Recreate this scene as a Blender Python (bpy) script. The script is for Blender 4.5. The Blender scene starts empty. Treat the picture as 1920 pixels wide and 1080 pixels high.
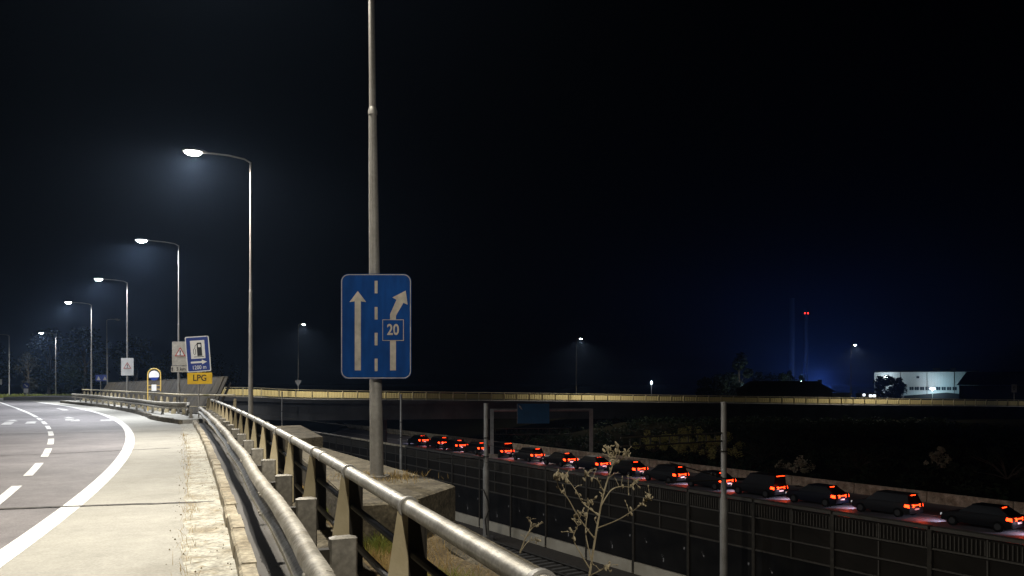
import bpy, math, random
from mathutils import Vector, Matrix
random.seed(7)
R = math.radians
SC = bpy.context.scene
COL = SC.collection

# ------------------------------------------------------------------ camera, world, light, exposure
cam_d = bpy.data.cameras.new('camera')
cam = bpy.data.objects.new('camera', cam_d); COL.objects.link(cam)
cam.location = (0, 0, 1.9); cam.rotation_euler = (R(90), 0, 0)
cam_d.sensor_width = 36; cam_d.lens = 28; cam_d.shift_y = 0.0927
cam_d.clip_start = 0.05; cam_d.clip_end = 6000
SC.camera = cam
world = bpy.data.worlds.new('World'); SC.world = world; world.use_nodes = True
wn = world.node_tree; wn.nodes.clear()
wo = wn.nodes.new('ShaderNodeOutputWorld'); wb = wn.nodes.new('ShaderNodeBackground')
sky = wn.nodes.new('ShaderNodeTexSky'); sky.sky_type = 'NISHITA'; sky.sun_disc = False
sky.sun_elevation = R(-7.5); sky.sun_rotation = R(28); sky.dust_density = 1.0; sky.ozone_density = 4
wb.inputs['Strength'].default_value = 0.05
wn.links.new(sky.outputs[0], wb.inputs[0]); wn.links.new(wb.outputs[0], wo.inputs[0])
fill_d = bpy.data.lights.new('fill_sun', 'SUN'); fill_d.energy = 0.002; fill_d.angle = R(3); fill_d.color = (.75, .85, 1)  # faint fill added to lift the dark areas, no such source known
fill_obj = bpy.data.objects.new('fill_sun', fill_d); COL.objects.link(fill_obj); fill_obj.rotation_euler = (R(42), 0, R(28))
SC.view_settings.view_transform = 'Standard'; SC.view_settings.look = 'None'
SC.view_settings.gamma = 1; SC.view_settings.exposure = 0
SC.cycles.use_denoising = True
SC.cycles.max_bounces = 6; SC.cycles.volume_bounces = 0; SC.cycles.diffuse_bounces = 2
SC.cycles.glossy_bounces = 2; SC.cycles.transmission_bounces = 4; SC.cycles.transparent_max_bounces = 6
SC.cycles.sample_clamp_indirect = 4; SC.cycles.caustics_reflective = False; SC.cycles.caustics_refractive = False

# ------------------------------------------------------------------ materials
MATS = {}
def mat(name, col, rough=.8, metal=0, col2=None, scale=4, detail=6, lo=.35, hi=.65, bump=0, bscale=None,
        emit=None, estr=0, stretch=None, trans=0, third=None, spec=None, speck=None):
    if name in MATS: return MATS[name]
    m = bpy.data.materials.new(name); m.use_nodes = True; nt = m.node_tree
    b = nt.nodes['Principled BSDF']
    b.inputs['Base Color'].default_value = (*col, 1); b.inputs['Roughness'].default_value = rough
    b.inputs['Metallic'].default_value = metal
    if spec is not None: b.inputs['Specular IOR Level'].default_value = spec
    tc = nt.nodes.new('ShaderNodeTexCoord'); src = tc.outputs['Object']
    if stretch:
        mp = nt.nodes.new('ShaderNodeMapping'); mp.inputs['Scale'].default_value = stretch
        nt.links.new(src, mp.inputs[0]); src = mp.outputs[0]
    def noise(s, d):
        n = nt.nodes.new('ShaderNodeTexNoise'); n.inputs['Scale'].default_value = s; n.inputs['Detail'].default_value = d
        nt.links.new(src, n.inputs['Vector']); return n.outputs['Fac']
    if col2:
        rp = nt.nodes.new('ShaderNodeValToRGB'); e = rp.color_ramp.elements
        e[0].position = lo; e[0].color = (*col, 1); e[1].position = hi; e[1].color = (*col2, 1)
        nt.links.new(noise(scale, detail), rp.inputs[0]); out = rp.outputs[0]
        if third:
            c3, s3, l3, h3 = third
            r3 = nt.nodes.new('ShaderNodeValToRGB'); e = r3.color_ramp.elements
            e[0].position = l3; e[0].color = (0, 0, 0, 1); e[1].position = h3; e[1].color = (1, 1, 1, 1)
            nt.links.new(noise(s3, 4), r3.inputs[0])
            mx = nt.nodes.new('ShaderNodeMix'); mx.data_type = 'RGBA'
            nt.links.new(r3.outputs[0], mx.inputs['Factor']); nt.links.new(out, mx.inputs['A'])
            mx.inputs['B'].default_value = (*c3, 1); out = mx.outputs['Result']
        if speck:
            for sc_, am in speck:
                r4 = nt.nodes.new('ShaderNodeMapRange'); r4.inputs['From Min'].default_value = .3; r4.inputs['From Max'].default_value = .7
                r4.inputs['To Min'].default_value = 1 - am; r4.inputs['To Max'].default_value = 1 + am
                nt.links.new(noise(sc_, 3), r4.inputs['Value'])
                vm = nt.nodes.new('ShaderNodeVectorMath'); vm.operation = 'SCALE'
                nt.links.new(out, vm.inputs[0]); nt.links.new(r4.outputs[0], vm.inputs['Scale']); out = vm.outputs[0]
        nt.links.new(out, b.inputs['Base Color'])
    if bump:
        bp = nt.nodes.new('ShaderNodeBump'); bp.inputs['Strength'].default_value = bump; bp.inputs['Distance'].default_value = .02
        nt.links.new(noise(bscale or scale * 6, 5), bp.inputs['Height']); nt.links.new(bp.outputs[0], b.inputs['Normal'])
    if emit:
        b.inputs['Emission Color'].default_value = (*emit, 1); b.inputs['Emission Strength'].default_value = estr
    if trans:
        tr = nt.nodes.new('ShaderNodeBsdfTranslucent'); tr.inputs[0].default_value = (*(col2 or col), 1)
        ms = nt.nodes.new('ShaderNodeMixShader'); ms.inputs[0].default_value = trans
        o = nt.nodes['Material Output']
        nt.links.new(b.outputs[0], ms.inputs[1]); nt.links.new(tr.outputs[0], ms.inputs[2]); nt.links.new(ms.outputs[0], o.inputs[0])
    MATS[name] = m; return m

ASPHALT = mat('asphalt', (.14, .13, .135), .75, 0, (.18, .168, .17), .6, 8, .3, .7, .12, 60, third=((.11, .1, .105), .25, .5, .75), speck=((38, .25), (9, .12), (1.7, .13), (.35, .16)))
SHOULDER = mat('shoulder_concrete', (.29, .282, .25), .9, 0, (.335, .325, .295), .5, 8, .3, .7, .08, 45, third=((.22, .205, .17), .45, .6, .85), speck=((30, .13), (6, .07), (1.3, .08)))
SAND = mat('gutter_dirt', (.4, .39, .34), .95, 0, (.24, .21, .155), 1.7, 9, .46, .68, .12, 25, third=((.24, .2, .13), 7, .58, .7), speck=((28, .35), (8, .3)))
CONC = mat('weathered_concrete', (.36, .32, .24), .9, 0, (.2, .165, .11), 1.8, 8, .4, .65, .5, 30, speck=((20, .3), (5, .25)))
CONC_D = mat('dark_concrete', (.12, .115, .11), .9, 0, (.07, .066, .06), .4, 6, .35, .65, .3, 8)
CONC_G = mat('rough_grey_concrete', (.1, .085, .057), .95, 0, (.05, .04, .024), 2.6, 9, .42, .66, 1, 22, speck=((25, .5), (7, .35)))
PAINT = mat('road_paint', (.74, .74, .72), .6, 0, (.56, .55, .53), 3, 8, .45, .75, .1, 60, third=((.3, .29, .28), 11, .62, .7))
PAINT_W = mat('worn_road_paint', (.5, .49, .47), .7, 0, (.3, .29, .29), 3, 8, .4, .7)
JOINT = mat('joint_tar', (.03, .028, .025), .8, 0, (.09, .08, .07), 5, 6)
GALV = mat('galvanised_steel', (.5, .485, .44), .5, .8, (.34, .32, .27), 5, 8, .35, .7, .08, 40, third=((.2, .18, .14), 3, .62, .74), speck=((34, .2), (9, .15)))
GALV_M = mat('dull_galvanised_steel', (.42, .41, .39), .5, .6, (.3, .29, .27), 2.5, 6, .35, .7, .1, 30)
BEAM = mat('worn_beam_steel', (.33, .31, .265), .6, .55, (.2, .18, .135), 3, 8, .4, .7, .25, 9, third=((.12, .095, .06), 2.2, .58, .72), speck=((26, .3), (7, .2)))
BEIGE = mat('beige_painted_steel', (.45, .385, .25), .6, 0, (.36, .3, .18), 3, 8, .35, .7, .2, 30, third=((.2, .17, .045), 1.1, .6, .64))
DARKST = mat('dark_steel', (.02, .017, .013), .65, 0, (.035, .03, .022), 6, 4, spec=.25)
PGREY = mat('guard_post_steel', (.24, .225, .195), .6, .35, (.15, .138, .112), 3, 8, .35, .7, .1, 20, third=((.1, .085, .06), 5, .6, .72), speck=((20, .25),))
MASTM = mat('mast_steel', (.34, .33, .31), .6, .4, (.22, .21, .19), 1.5, 8, .35, .7, .05, 25, speck=((22, .1),))
BLUE = mat('sign_blue', (.003, .06, .27), .6, 0, (.003, .048, .22), 3, 5, .3, .7, spec=.12, stretch=(1.6, 1, .5), speck=((1.2, .3), (9, .12)))
BLUE2 = mat('fuel_sign_blue', (.012, .04, .25), .45, 0, (.01, .035, .21), 4, 5)
WHITE = mat('sign_white', (.78, .78, .77), .5, 0, (.7, .7, .68), 4, 5)
CREAM = mat('sign_cream', (.5, .47, .41), .6, 0, (.42, .39, .34), 5, 6, spec=.15, speck=((2, .2), (16, .12)))
YELLOW = mat('sign_yellow', (.8, .5, .01), .5, 0, (.72, .44, .01), 4, 5)
BLACK = mat('sign_black', (.01, .01, .01), .5)
RED = mat('sign_red', (.42, .05, .03), .5)
SIGNBACK = mat('sign_back', (.4, .4, .39), .45, .6)
HOOP = mat('hoop_yellow', (.62, .42, .1), .5)
PANEL = mat('ochre_panel', (.56, .46, .2), .7, 0, (.78, .64, .3), .35, 6, .3, .7, trans=.75)
PANELP = mat('ochre_post', (.75, .66, .42), .6)
WOOD = mat('weathered_wood', (.05, .037, .017), .85, 0, (.018, .013, .006), 1.5, 8, .35, .7, .4, 14, stretch=(1, 1, .25))
WALLB = mat('black_noise_panel', (.004, .0037, .0035), .7, 0, (.012, .011, .01), .8, 6, .4, .7, third=((.25, .25, .26), 1.6, .7, .73), spec=.1)
WALLG = mat('grey_noise_panel', (.009, .0075, .0055), .7, 0, (.014, .0115, .0085), .6, 5, spec=.1)
WALLR = mat('noise_wall_rail', (.035, .031, .024), .7, 0, (.045, .039, .03), 1, 4)
PLINTH = mat('pale_plinth', (.4, .37, .3), .9, 0, (.3, .27, .21), .8, 6)
MWAY = mat('motorway_asphalt', (.11, .1, .115), .55, 0, (.14, .13, .145), .4, 6, .3, .7)
GRASSM = mat('grass_blade', (.11, .15, .02), .7, 0, (.2, .2, .035), 6, 4, .35, .65, trans=.25)
DRYM = mat('dry_grass', (.26, .17, .05), .85, 0, (.38, .27, .1), 7, 4, .35, .65, trans=.2)
STRAW = mat('straw_stalk', (.34, .29, .19), .8, 0, (.22, .18, .11), 20, 4)
SOIL = mat('soil', (.07, .048, .02), .95, 0, (.13, .095, .045), 5, 8, .35, .65, 1, 20, speck=((30, .5),))
TURF = mat('turf_ground', (.05, .065, .016), .95, 0, (.075, .08, .025), .7, 8, .35, .65, .5, 6)
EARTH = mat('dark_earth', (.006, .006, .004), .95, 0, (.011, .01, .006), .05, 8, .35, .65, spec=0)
BALLAST = mat('track_ballast', (.06, .048, .036), .95, 0, (.03, .024, .018), 8, 6, .35, .65, 1, 16)
LEAFD = mat('leaf_dark', (.012, .02, .01), .8, 0, (.02, .03, .012), 1, 3, trans=.2, spec=.1)
LEAFO = mat('leaf_olive', (.3, .29, .1), .8, 0, (.4, .38, .14), 1, 3, trans=.25, spec=.1)  # leaf colour raised to stand in for light on the slope bushes
LEAFS = mat('leaf_silver', (.035, .035, .028), .8, 0, (.025, .025, .018), 1, 3, trans=.2, spec=.1)
LEAFP = mat('leaf_pale', (.4, .37, .28), .8, 0, (.3, .28, .18), 1, 3, trans=.2, spec=.1)  # light on the pale bushes is put into this leaf colour
BARK = mat('bark', (.07, .055, .04), .9, 0, (.045, .035, .025), 5, 6)
CARB = mat('car_black', (.004, .004, .005), .5, spec=.12)
CARG = mat('car_graphite', (.008, .008, .009), .5, spec=.15)
CARN = mat('car_navy', (.003, .004, .01), .5, spec=.12)
PLATE = mat('number_plate_white', (.25, .25, .24), .6)
GLASS = mat('car_glass', (.003, .003, .004), .3, spec=.08)
TYRE = mat('tyre_rubber', (.006, .006, .006), .9, spec=.1)
RIM = mat('wheel_rim', (.03, .03, .03), .6, .3)
TAIL = mat('tail_lamp_lit', (.5, .02, .01), .3, emit=(1, .04, .006), estr=8)
HEADL = mat('head_lamp_lit', (.8, .8, .8), .3, emit=(.9, .95, 1), estr=.3)
LAMPC = mat('luminaire_lit_cool', (.9, .9, .9), .3, emit=(.93, .96, 1), estr=160)
LAMPW = mat('luminaire_lit_warm', (.9, .9, .9), .3, emit=(1, .92, .8), estr=160)
LAMPN = mat('luminaire_lit_neutral', (.9, .9, .9), .3, emit=(1, .93, .82), estr=160)
REDL = mat('beacon_red', (.5, .02, .02), .4, emit=(1, .03, .02), estr=5)
FLOODM = mat('flood_lit', (.9, .9, .9), .3, emit=(.8, .92, 1), estr=90)
WAREW = mat('warehouse_cladding', (.6, .65, .66), .6, 0, (.54, .59, .6), .15, 4)
WAREWIN = mat('warehouse_glass', (.02, .03, .04), .15)
DARKB = mat('dark_barn_cladding', (.012, .011, .011), .9)
DARKR = mat('dark_roof_tiles', (.02, .016, .014), .9, 0, (.028, .022, .018), 1, 4)
HOUSEW = mat('house_render', (.05, .045, .04), .9)
LITWIN = mat('lit_window', (.8, .8, .8), .4, emit=(.85, .93, 1), estr=3)
GANTB = mat('gantry_board_blue', (.012, .11, .24), .6, 0, (.01, .085, .19), .8, 4)

# ------------------------------------------------------------------ mesh helpers
class MB:
    def __init__(s): s.v = []; s.f = []
    def add(s, vs, fs):
        o = len(s.v); s.v += [tuple(x) for x in vs]; s.f += [tuple(i + o for i in q) for q in fs]; return s
    def box(s, c, d, rz=0, bev=0):
        x, y, z = d[0] / 2, d[1] / 2, d[2] / 2
        ca, sa = math.cos(rz), math.sin(rz); vs = []
        for sz in (-1, 1):
            for sx, sy in ((-1, -1), (1, -1), (1, 1), (-1, 1)):
                px, py = sx * x, sy * y
                vs.append((c[0] + px * ca - py * sa, c[1] + px * sa + py * ca, c[2] + sz * z))
        return s.add(vs, [(3, 2, 1, 0), (4, 5, 6, 7), (0, 1, 5, 4), (1, 2, 6, 5), (2, 3, 7, 6), (3, 0, 4, 7)])
    def tube(s, pts, r, n=8, cap=True):
        pts = [Vector(p) for p in pts]; k = len(pts)
        rs = r if isinstance(r, (list, tuple)) else [r] * k
        vs = []; up = Vector((0, 0, 1)); prev = None
        for i, p in enumerate(pts):
            t = (pts[min(i + 1, k - 1)] - pts[max(i - 1, 0)]).normalized()
            if prev is None:
                a = up if abs(t.z) < .9 else Vector((1, 0, 0)); u = t.cross(a).normalized()
            else: u = (prev - t * prev.dot(t)).normalized()
            prev = u; w = t.cross(u)
            for j in range(n):
                an = 2 * math.pi * j / n; vs.append(p + (u * math.cos(an) + w * math.sin(an)) * rs[i])
        fs = [(i * n + j, i * n + (j + 1) % n, (i + 1) * n + (j + 1) % n, (i + 1) * n + j) for i in range(k - 1) for j in range(n)]
        if cap: fs += [tuple(range(n))[::-1], tuple((k - 1) * n + j for j in range(n))]
        return s.add(vs, fs)
    def flat(s, poly, y0, y1):            # polygon in xz, thickness along y
        n = len(poly); vs = [(x, y0, z) for x, z in poly] + [(x, y1, z) for x, z in poly]
        return s.add(vs, [tuple(range(n)), tuple(range(2 * n - 1, n - 1, -1))] + [(i, i + n, (i + 1) % n + n, (i + 1) % n) for i in range(n)])
    def prism(s, poly, z0, z1):           # polygon in xy, height along z
        n = len(poly); vs = [(x, y, z0) for x, y in poly] + [(x, y, z1) for x, y in poly]
        return s.add(vs, [tuple(range(n))[::-1], tuple(range(n, 2 * n))] + [(i, (i + 1) % n, (i + 1) % n + n, i + n) for i in range(n)])
    def sheet(s, poly): return s.add(poly, [tuple(range(len(poly)))])
    def build(s, name, m, parent=None, smooth=False, local=False):
        vs = s.v
        if parent is not None and not local:
            o = ORG[parent.name]; vs = [(x - o[0], y - o[1], z - o[2]) for x, y, z in vs]
        me = bpy.data.meshes.new(name); me.from_pydata(vs, [], s.f); me.update()
        if m: me.materials.append(m)
        if smooth:
            me.polygons.foreach_set('use_smooth', [True] * len(me.polygons))
            me.set_sharp_from_angle(angle=R(40))
        return link(name, me, parent)
ORG = {}
def link(name, me, parent=None):
    o = bpy.data.objects.new(name, me); COL.objects.link(o)
    if parent is not None:
        o.parent = parent; ORG[o.name] = ORG[parent.name]
    else: ORG[o.name] = (0, 0, 0)
    return o
def tag(o, label=None, cat=None, group=None, kind=None):
    if label: o['label'] = label
    if cat: o['category'] = cat
    if group: o['group'] = group
    if kind: o['kind'] = kind
    return o
def thing(name, label, cat, loc=(0, 0, 0), rz=0, group=None):
    o = bpy.data.objects.new(name, None); COL.objects.link(o); o.location = loc; o.rotation_euler = (0, 0, rz)
    o.empty_display_size = .2; ORG[o.name] = tuple(loc); return tag(o, label, cat, group)
def struct(mb, name, m, label=None, smooth=False):
    return tag(mb.build(name, m, None, smooth), label, None, None, 'structure')
def copy_tree(o, parent=None):
    c = o.copy(); COL.objects.link(c); ORG[c.name] = (0, 0, 0)
    if parent is not None: c.parent = parent
    for ch in o.children: copy_tree(ch, c)
    return c
def inst(src, name, parent, loc, rz=0):
    o = bpy.data.objects.new(name, src.data); COL.objects.link(o); o.parent = parent
    b = ORG[parent.name]; o.location = (loc[0] - b[0], loc[1] - b[1], loc[2] - b[2]); o.rotation_euler = (0, 0, rz)
    ORG[o.name] = tuple(loc); return o
def light(name, kind, energy, col, loc, parent=None, soft=.15, spot=None, blend=.6, rot=(0, 0, 0)):
    d = bpy.data.lights.new(name, kind); d.energy = energy; d.color = col; d.shadow_soft_size = soft
    if spot: d.spot_size = R(spot); d.spot_blend = blend
    o = bpy.data.objects.new(name, d); COL.objects.link(o); o.rotation_euler = rot
    if parent is not None: o.parent = parent
    o.location = loc; ORG[o.name] = (0, 0, 0); return o
def rrect(cx, cz, w, h, r, n=5):
    out = []
    for sx, sz, a0 in ((1, 1, 0), (-1, 1, 90), (-1, -1, 180), (1, -1, 270)):
        for i in range(n + 1):
            a = R(a0 + 90 * i / n); out.append((cx + sx * (w / 2 - r) + r * math.cos(a), cz + sz * (h / 2 - r) + r * math.sin(a)))
    return out[::-1]
def rect(x0, z0, x1, z1): return [(x0, z0), (x0, z1), (x1, z1), (x1, z0)]
def text(string, size, m, parent, x, y, z, sx=1, bold=0, name='lettering'):
    cu = bpy.data.curves.new('lettering', 'FONT'); cu.body = string; cu.size = size; cu.align_x = 'CENTER'; cu.align_y = 'CENTER'
    cu.extrude = .0015; cu.offset = bold; cu.resolution_u = 3
    t = bpy.data.objects.new('lettering', cu); COL.objects.link(t)
    bpy.context.view_layer.update()
    me = bpy.data.meshes.new_from_object(t); bpy.data.objects.remove(t)
    me.transform(Matrix.Translation((x, y, z)) @ Matrix.Rotation(R(90), 4, 'X') @ Matrix.Diagonal((sx, 1, 1, 1)))
    me.materials.clear(); me.materials.append(m)
    return link(name, me, parent)

# ------------------------------------------------------------------ plan of the road (metres, road surface z = 0)
def ext(f, y, a, b):                                          # straight on beyond the ends
    if y < a: return f(a) + (f(a + .1) - f(a)) * 10 * (y - a)
    if y > b: return f(b) + (f(b) - f(b - .1)) * 10 * (y - b)
    return f(y)
def xe0(y): return 0.00000796 * y ** 3 + -0.0045824 * y * y + -0.248586 * y + -3.06943
def xe(y): return ext(xe0, y, 8, 72)                          # white edge line
def xr(y): return 1.42 - .385 * y - .0007 * y * y           # bridge handrail
def frame(fn, y):
    d = (fn(y + .05) - fn(y - .05)) / .1; l = math.hypot(d, 1)
    return Vector((fn(y), y, 0)), Vector((d / l, 1 / l, 0)), Vector((1 / l, -d / l, 0))   # point, tangent, outward
def samples(fn, y0, y1, step):
    out = [y0]; y = y0
    while y < y1:
        d = (fn(y + .05) - fn(y - .05)) / .1; y += step / math.hypot(d, 1); out.append(min(y, y1))
    return out
def at(fn, y, off, z):
    p, t, n = frame(fn, y); q = p + n * off; return (q.x, q.y, z)
def sweep(mb, fn, ys, prof, closed=True):
    k = len(prof); vs = []
    for y in ys:
        for o, z in prof: vs.append(at(fn, y, o, z))
    fs = []
    for i in range(len(ys) - 1):
        for j in range(k if closed else k - 1):
            a, b = j, (j + 1) % k; fs.append((i * k + a, i * k + b, (i + 1) * k + b, (i + 1) * k + a))
    if closed: fs += [tuple(range(k))[::-1], tuple((len(ys) - 1) * k + j for j in range(k))]
    return mb.add(vs, fs)
FR = [(-13.9, 40.0), (-14.8, 40.5), (-16.3, 41.5), (-18.0, 43.0), (-22.6, 50.0), (-28.1, 58.0), (-34.0, 66.5), (-41.0, 76.0)]   # far handrail
KB = [(-15.2, 36.7), (-18.1, 40.6), (-20.85, 45.4), (-25.2, 52.4), (-32.7, 63.0), (-43.8, 77.0)]                               # far kerb
def poly_path(pts, n=6):
    P = [Vector((x, y, 0)) for x, y in pts]; out = []
    for i in range(len(P) - 1):
        p0, p1, p2, p3 = P[max(i - 1, 0)], P[i], P[i + 1], P[min(i + 2, len(P) - 1)]
        for j in range(n):
            t = j / n
            out.append(.5 * (2 * p1 + (p2 - p0) * t + (2 * p0 - 5 * p1 + 4 * p2 - p3) * t * t + (3 * p1 - p0 - 3 * p2 + p3) * t ** 3))
    return out + [P[-1]]
def even(pts, step):
    out = [(pts[0], (pts[1] - pts[0]).normalized())]; acc = 0
    for a, b in zip(pts, pts[1:]):
        L = (b - a).length; d = step - acc
        while d <= L:
            out.append((a + (b - a) * d / L, (b - a).normalized())); d += step
        acc = (acc + L) % step
    return out
def psweep(mb, pts, prof, z=0, closed=True):
    k = len(prof); vs = []
    for i, p in enumerate(pts):
        t = (pts[min(i + 1, len(pts) - 1)] - pts[max(i - 1, 0)]).normalized(); n = Vector((t.y, -t.x, 0)); zz = p.z
        for o, h in prof: q = p + n * o; vs.append((q.x, q.y, zz + h + z))
    fs = []
    for i in range(len(pts) - 1):
        for j in range(k if closed else k - 1):
            a, b = j, (j + 1) % k; fs.append((i * k + a, i * k + b, (i + 1) * k + b, (i + 1) * k + a))
    if closed: fs += [tuple(range(k))[::-1], tuple((len(pts) - 1) * k + j for j in range(k))]
    return mb.add(vs, fs)
# corridor of railway and motorway: D across (away from us), T along (away to the far end)
NX, NY, TX, TY = .839, .544, -.544, .839
ROTC = math.atan2(TY, TX)
def cor(d, t, z=0): return (NX * d + TX * t, NY * d + TY * t, z)

# ------------------------------------------------------------------ the setting: ground
def ground_z(x, y):
    d = NX * x + NY * y
    if d < 29: z = -8.3
    elif d < 43: z = -8.3 + (d - 29) / 14 * 1.22
    elif d < 60: z = -7.08
    elif d < 76: z = -7.08 + 3.3 * ((d - 60) / 16) ** .8
    else: z = -3.78 - .2 * min(1, (d - 76) / 100)
    if x < -30 and y > 78: z = max(z, -8.3 + min(1, (-30 - x) / 14) * 8.1)
    return z
g = MB(); xs = [-900, -500, -300, -200] + list(range(-140, 181, 4)) + [220, 300, 420, 600, 900, 1500]
ys = [-80, -40, -20] + list(range(-12, 201, 4)) + [230, 280, 360, 480, 700, 1100, 1800, 3000]
for y in ys:
    for x in xs: g.v.append((x, y, ground_z(x, y) + (random.uniform(-.12, .12) if NX * x + NY * y > 64 else 0)))
W = len(xs)
g.f = [(j * W + i, j * W + i + 1, (j + 1) * W + i + 1, (j + 1) * W + i) for j in range(len(ys) - 1) for i in range(W - 1)]
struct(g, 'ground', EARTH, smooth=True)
# embankment carrying our road, with the grass verge beyond the bend
g = MB(); top = []
ya = samples(xr, -24, 40, 2)
edge = [at(xr, y, 1.1, -.06) for y in ya] + [(p.x + .9, p.y - .6 + .8, -.06) for p in poly_path(FR, 3)[2:]] + [(-46, 84, -.06), (-46, 128, -.06), (-200, 170, -.06), (-420, 170, -.06), (-420, -24, -.06)]
g.prism([(p[0], p[1]) for p in edge], -8.6, -.06)
struct(g, 'embankment', TURF)
# road, shoulder and gutter
yr = samples(xe, -20, 84, 1.5); g = MB()
for o0, o1 in ((-16, .13),):
    for i in range(len(yr) - 1): g.add([at(xe, yr[i], o0, 0), at(xe, yr[i], o1, 0), at(xe, yr[i + 1], o1, 0), at(xe, yr[i + 1], o0, 0)], [(0, 1, 2, 3)])
road = struct(g, 'road', ASPHALT)
ROADY = samples(xe, -20, 80, 1.0)
g = MB()
for a, b in zip(ROADY, ROADY[1:]):
    def right(y): return at(xr, y, -1.6, .002)[0] if y < 37 else at(xe, y, 4.2, 0)[0]
    g.add([(xe(a) + .05, a, .003), (right(a), a, .003), (right(b), b, .003), (xe(b) + .05, b, .003)], [(0, 1, 2, 3)])
struct(g, 'road_shoulder', SHOULDER)
g = MB().sheet([(-140, 86, -.02), (-34, 78, -.02), (-40, 99, -.02), (-140, 103, -.02)]); struct(g, 'side_road', SHOULDER)
g = MB(); yg = samples(xr, -20, 37.5, .8)
for a, b in zip(yg, yg[1:]):
    w0, w1 = -1.5 + .05 * math.sin(a * 3.1), -1.5 + .05 * math.sin(b * 3.1)
    g.add([at(xr, a, w0, .008), at(xr, a, -.98, .012), at(xr, b, -.98, .012), at(xr, b, w1, .008)], [(0, 1, 2, 3)])
gutter = struct(g, 'gutter', SAND)
kerb = struct(sweep(MB(), xr, samples(xr, -6, 37, 1), [(-.99, -.3), (-.99, -.12), (-.84, -.12), (-.84, -.3)]), 'kerb', CONC)   # bed; the kerb stones are its pieces
ky = samples(xr, -6, 37, 1.0)
for a, b in zip(ky, ky[1:]):
    j = random.uniform(-.012, .012); b2 = b - .012
    sweep(MB(), xr, [a, (a + b2) / 2, b2], [(-1.0 + j, -.1), (-.985 + j, .14 + j), (-.96 + j, .165 + j), (-.83 + j, .165 + j), (-.815, -.1)]).build('kerb_stone', CONC, kerb)
g = sweep(MB(), xr, samples(xr, -20, 39, 1), [(-.83, -.3), (-.83, .01), (-.42, .02), (-.42, -.3)]); struct(g, 'drainage_channel', CONC_D)
g = sweep(MB(), xr, samples(xr, -20, 40, 1), [(-.42, -1.2), (-.42, .11), (.32, .12), (1.12, .12), (1.12, -1.2)]); struct(g, 'bridge_deck', CONC_G)
g = sweep(MB(), xr, samples(xr, -20, 40, 1), [(1.06, -1.0), (1.06, .185), (1.12, .215), (1.58, .205), (1.63, .17), (1.63, -1.0)]); struct(g, 'bridge_edge_beam', CONC_G)
g = MB(); ysl = samples(xr, 1, 39, .5)
for a, b in zip(ysl, ysl[1:]):
    q = lambda y, o, h: at(xr, y, o, .125 + h)
    g.add([q(a, .18, 0), q(a, .55, .05 + .02 * math.sin(5 * a)), q(a, 1.1 + .12 * math.sin(2.3 * a), .085), q(b, .18, 0), q(b, .55, .05 + .02 * math.sin(5 * b)), q(b, 1.1 + .12 * math.sin(2.3 * b), .085)], [(0, 1, 4, 3), (1, 2, 5, 4)])
struct(g, 'soil_strip', SOIL)
g = sweep(MB(), xr, samples(xr, -20, 40, 2), [(.2, -8.6), (.2, -1.19), (1.2, -1.19), (1.2, -8.6)]); struct(g, 'abutment_wall', CONC_D)

# raised far footway with kerb stones
kp = poly_path(KB, 8); fp = poly_path(FR, 6)
g = MB(); n = 40
ke, fe = [kp[int(i * (len(kp) - 1) / n)] for i in range(n + 1)], [fp[int(i * (len(fp) - 1) / n)] for i in range(n + 1)]
for i in range(n):
    g.add([(ke[i].x, ke[i].y, .2), (fe[i].x + .5, fe[i].y + .35, .22), (fe[i + 1].x + .5, fe[i + 1].y + .35, .22), (ke[i + 1].x, ke[i + 1].y, .2)], [(0, 1, 2, 3)])
g.add([(ke[0].x, ke[0].y, .2), (fe[0].x + .5, fe[0].y + .35, .22), (fe[0].x + .5, fe[0].y + .35, -.1), (ke[0].x, ke[0].y, -.1)], [(0, 1, 2, 3)])
footway = struct(g, 'footway', SHOULDER)
for p, t in even(kp, 1.5)[:-1]:
    h = random.uniform(-.02, .02)
    MB().box((p.x - t.y * .06 + t.x * .74, p.y + t.x * .06 + t.y * .74, .045 + h), (1.47, .18, .32), math.atan2(t.y, t.x)).build('kerb_stone', CONC_G, footway)

# painted markings (pieces of the road)
g = MB(); yy = samples(xe, -6, 78, .6)
for a, b in zip(yy, yy[1:]):
    g.add([at(xe, a, -.12, .008), at(xe, a, .15, .008), at(xe, b, .15, .008), at(xe, b, -.12, .008)], [(0, 1, 2, 3)])
g.build('edge_line', PAINT, road)
def xd0(y): return 0.00002953 * y ** 3 + -0.0058937 * y * y + -0.321433 * y + -3.22580
def xd(y): return ext(xd0, y, 11, 82)
y = 7.75
while y < 42:
    d = (xd(y + .1) - xd(y)) / .1; y2 = y + 2.9 / math.hypot(d, 1); g = MB(); m_ = (y + y2) / 2
    for a, b in ((y, m_), (m_, y2)): g.add([at(xd, a, -.085, .008), at(xd, a, .085, .008), at(xd, b, .085, .008), at(xd, b, -.085, .008)], [(0, 1, 2, 3)])
    g.build('lane_dash', PAINT, road); y = y2 + 1.75 / math.hypot(d, 1)
g = MB(); yy = samples(xd, 44, 83, 1)
for a, b in zip(yy, yy[1:]): g.add([at(xd, a, -.1, .008), at(xd, a, .1, .008), at(xd, b, .1, .008), at(xd, b, -.1, .008)], [(0, 1, 2, 3)])
g.build('lane_line', PAINT, road)
def arrow(cx, cy, L, worn, head=True, w=.2):
    d = frame(xe, cy)[1]; n_ = Vector((d.y, -d.x, 0)); c = Vector((cx, cy, .009))
    q = lambda a, b: tuple(c + d * a + n_ * b)
    MB().sheet([q(0, -w), q(0, w), q(L, w), q(L, -w)]).build('lane_arrow_shaft', PAINT_W if worn else PAINT, road)
    if head: MB().sheet([q(L + .9, -.3), q(L + .9, .3), q(L + 2.9, 0)]).build('lane_arrow_head', PAINT_W if worn else PAINT, road)
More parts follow.
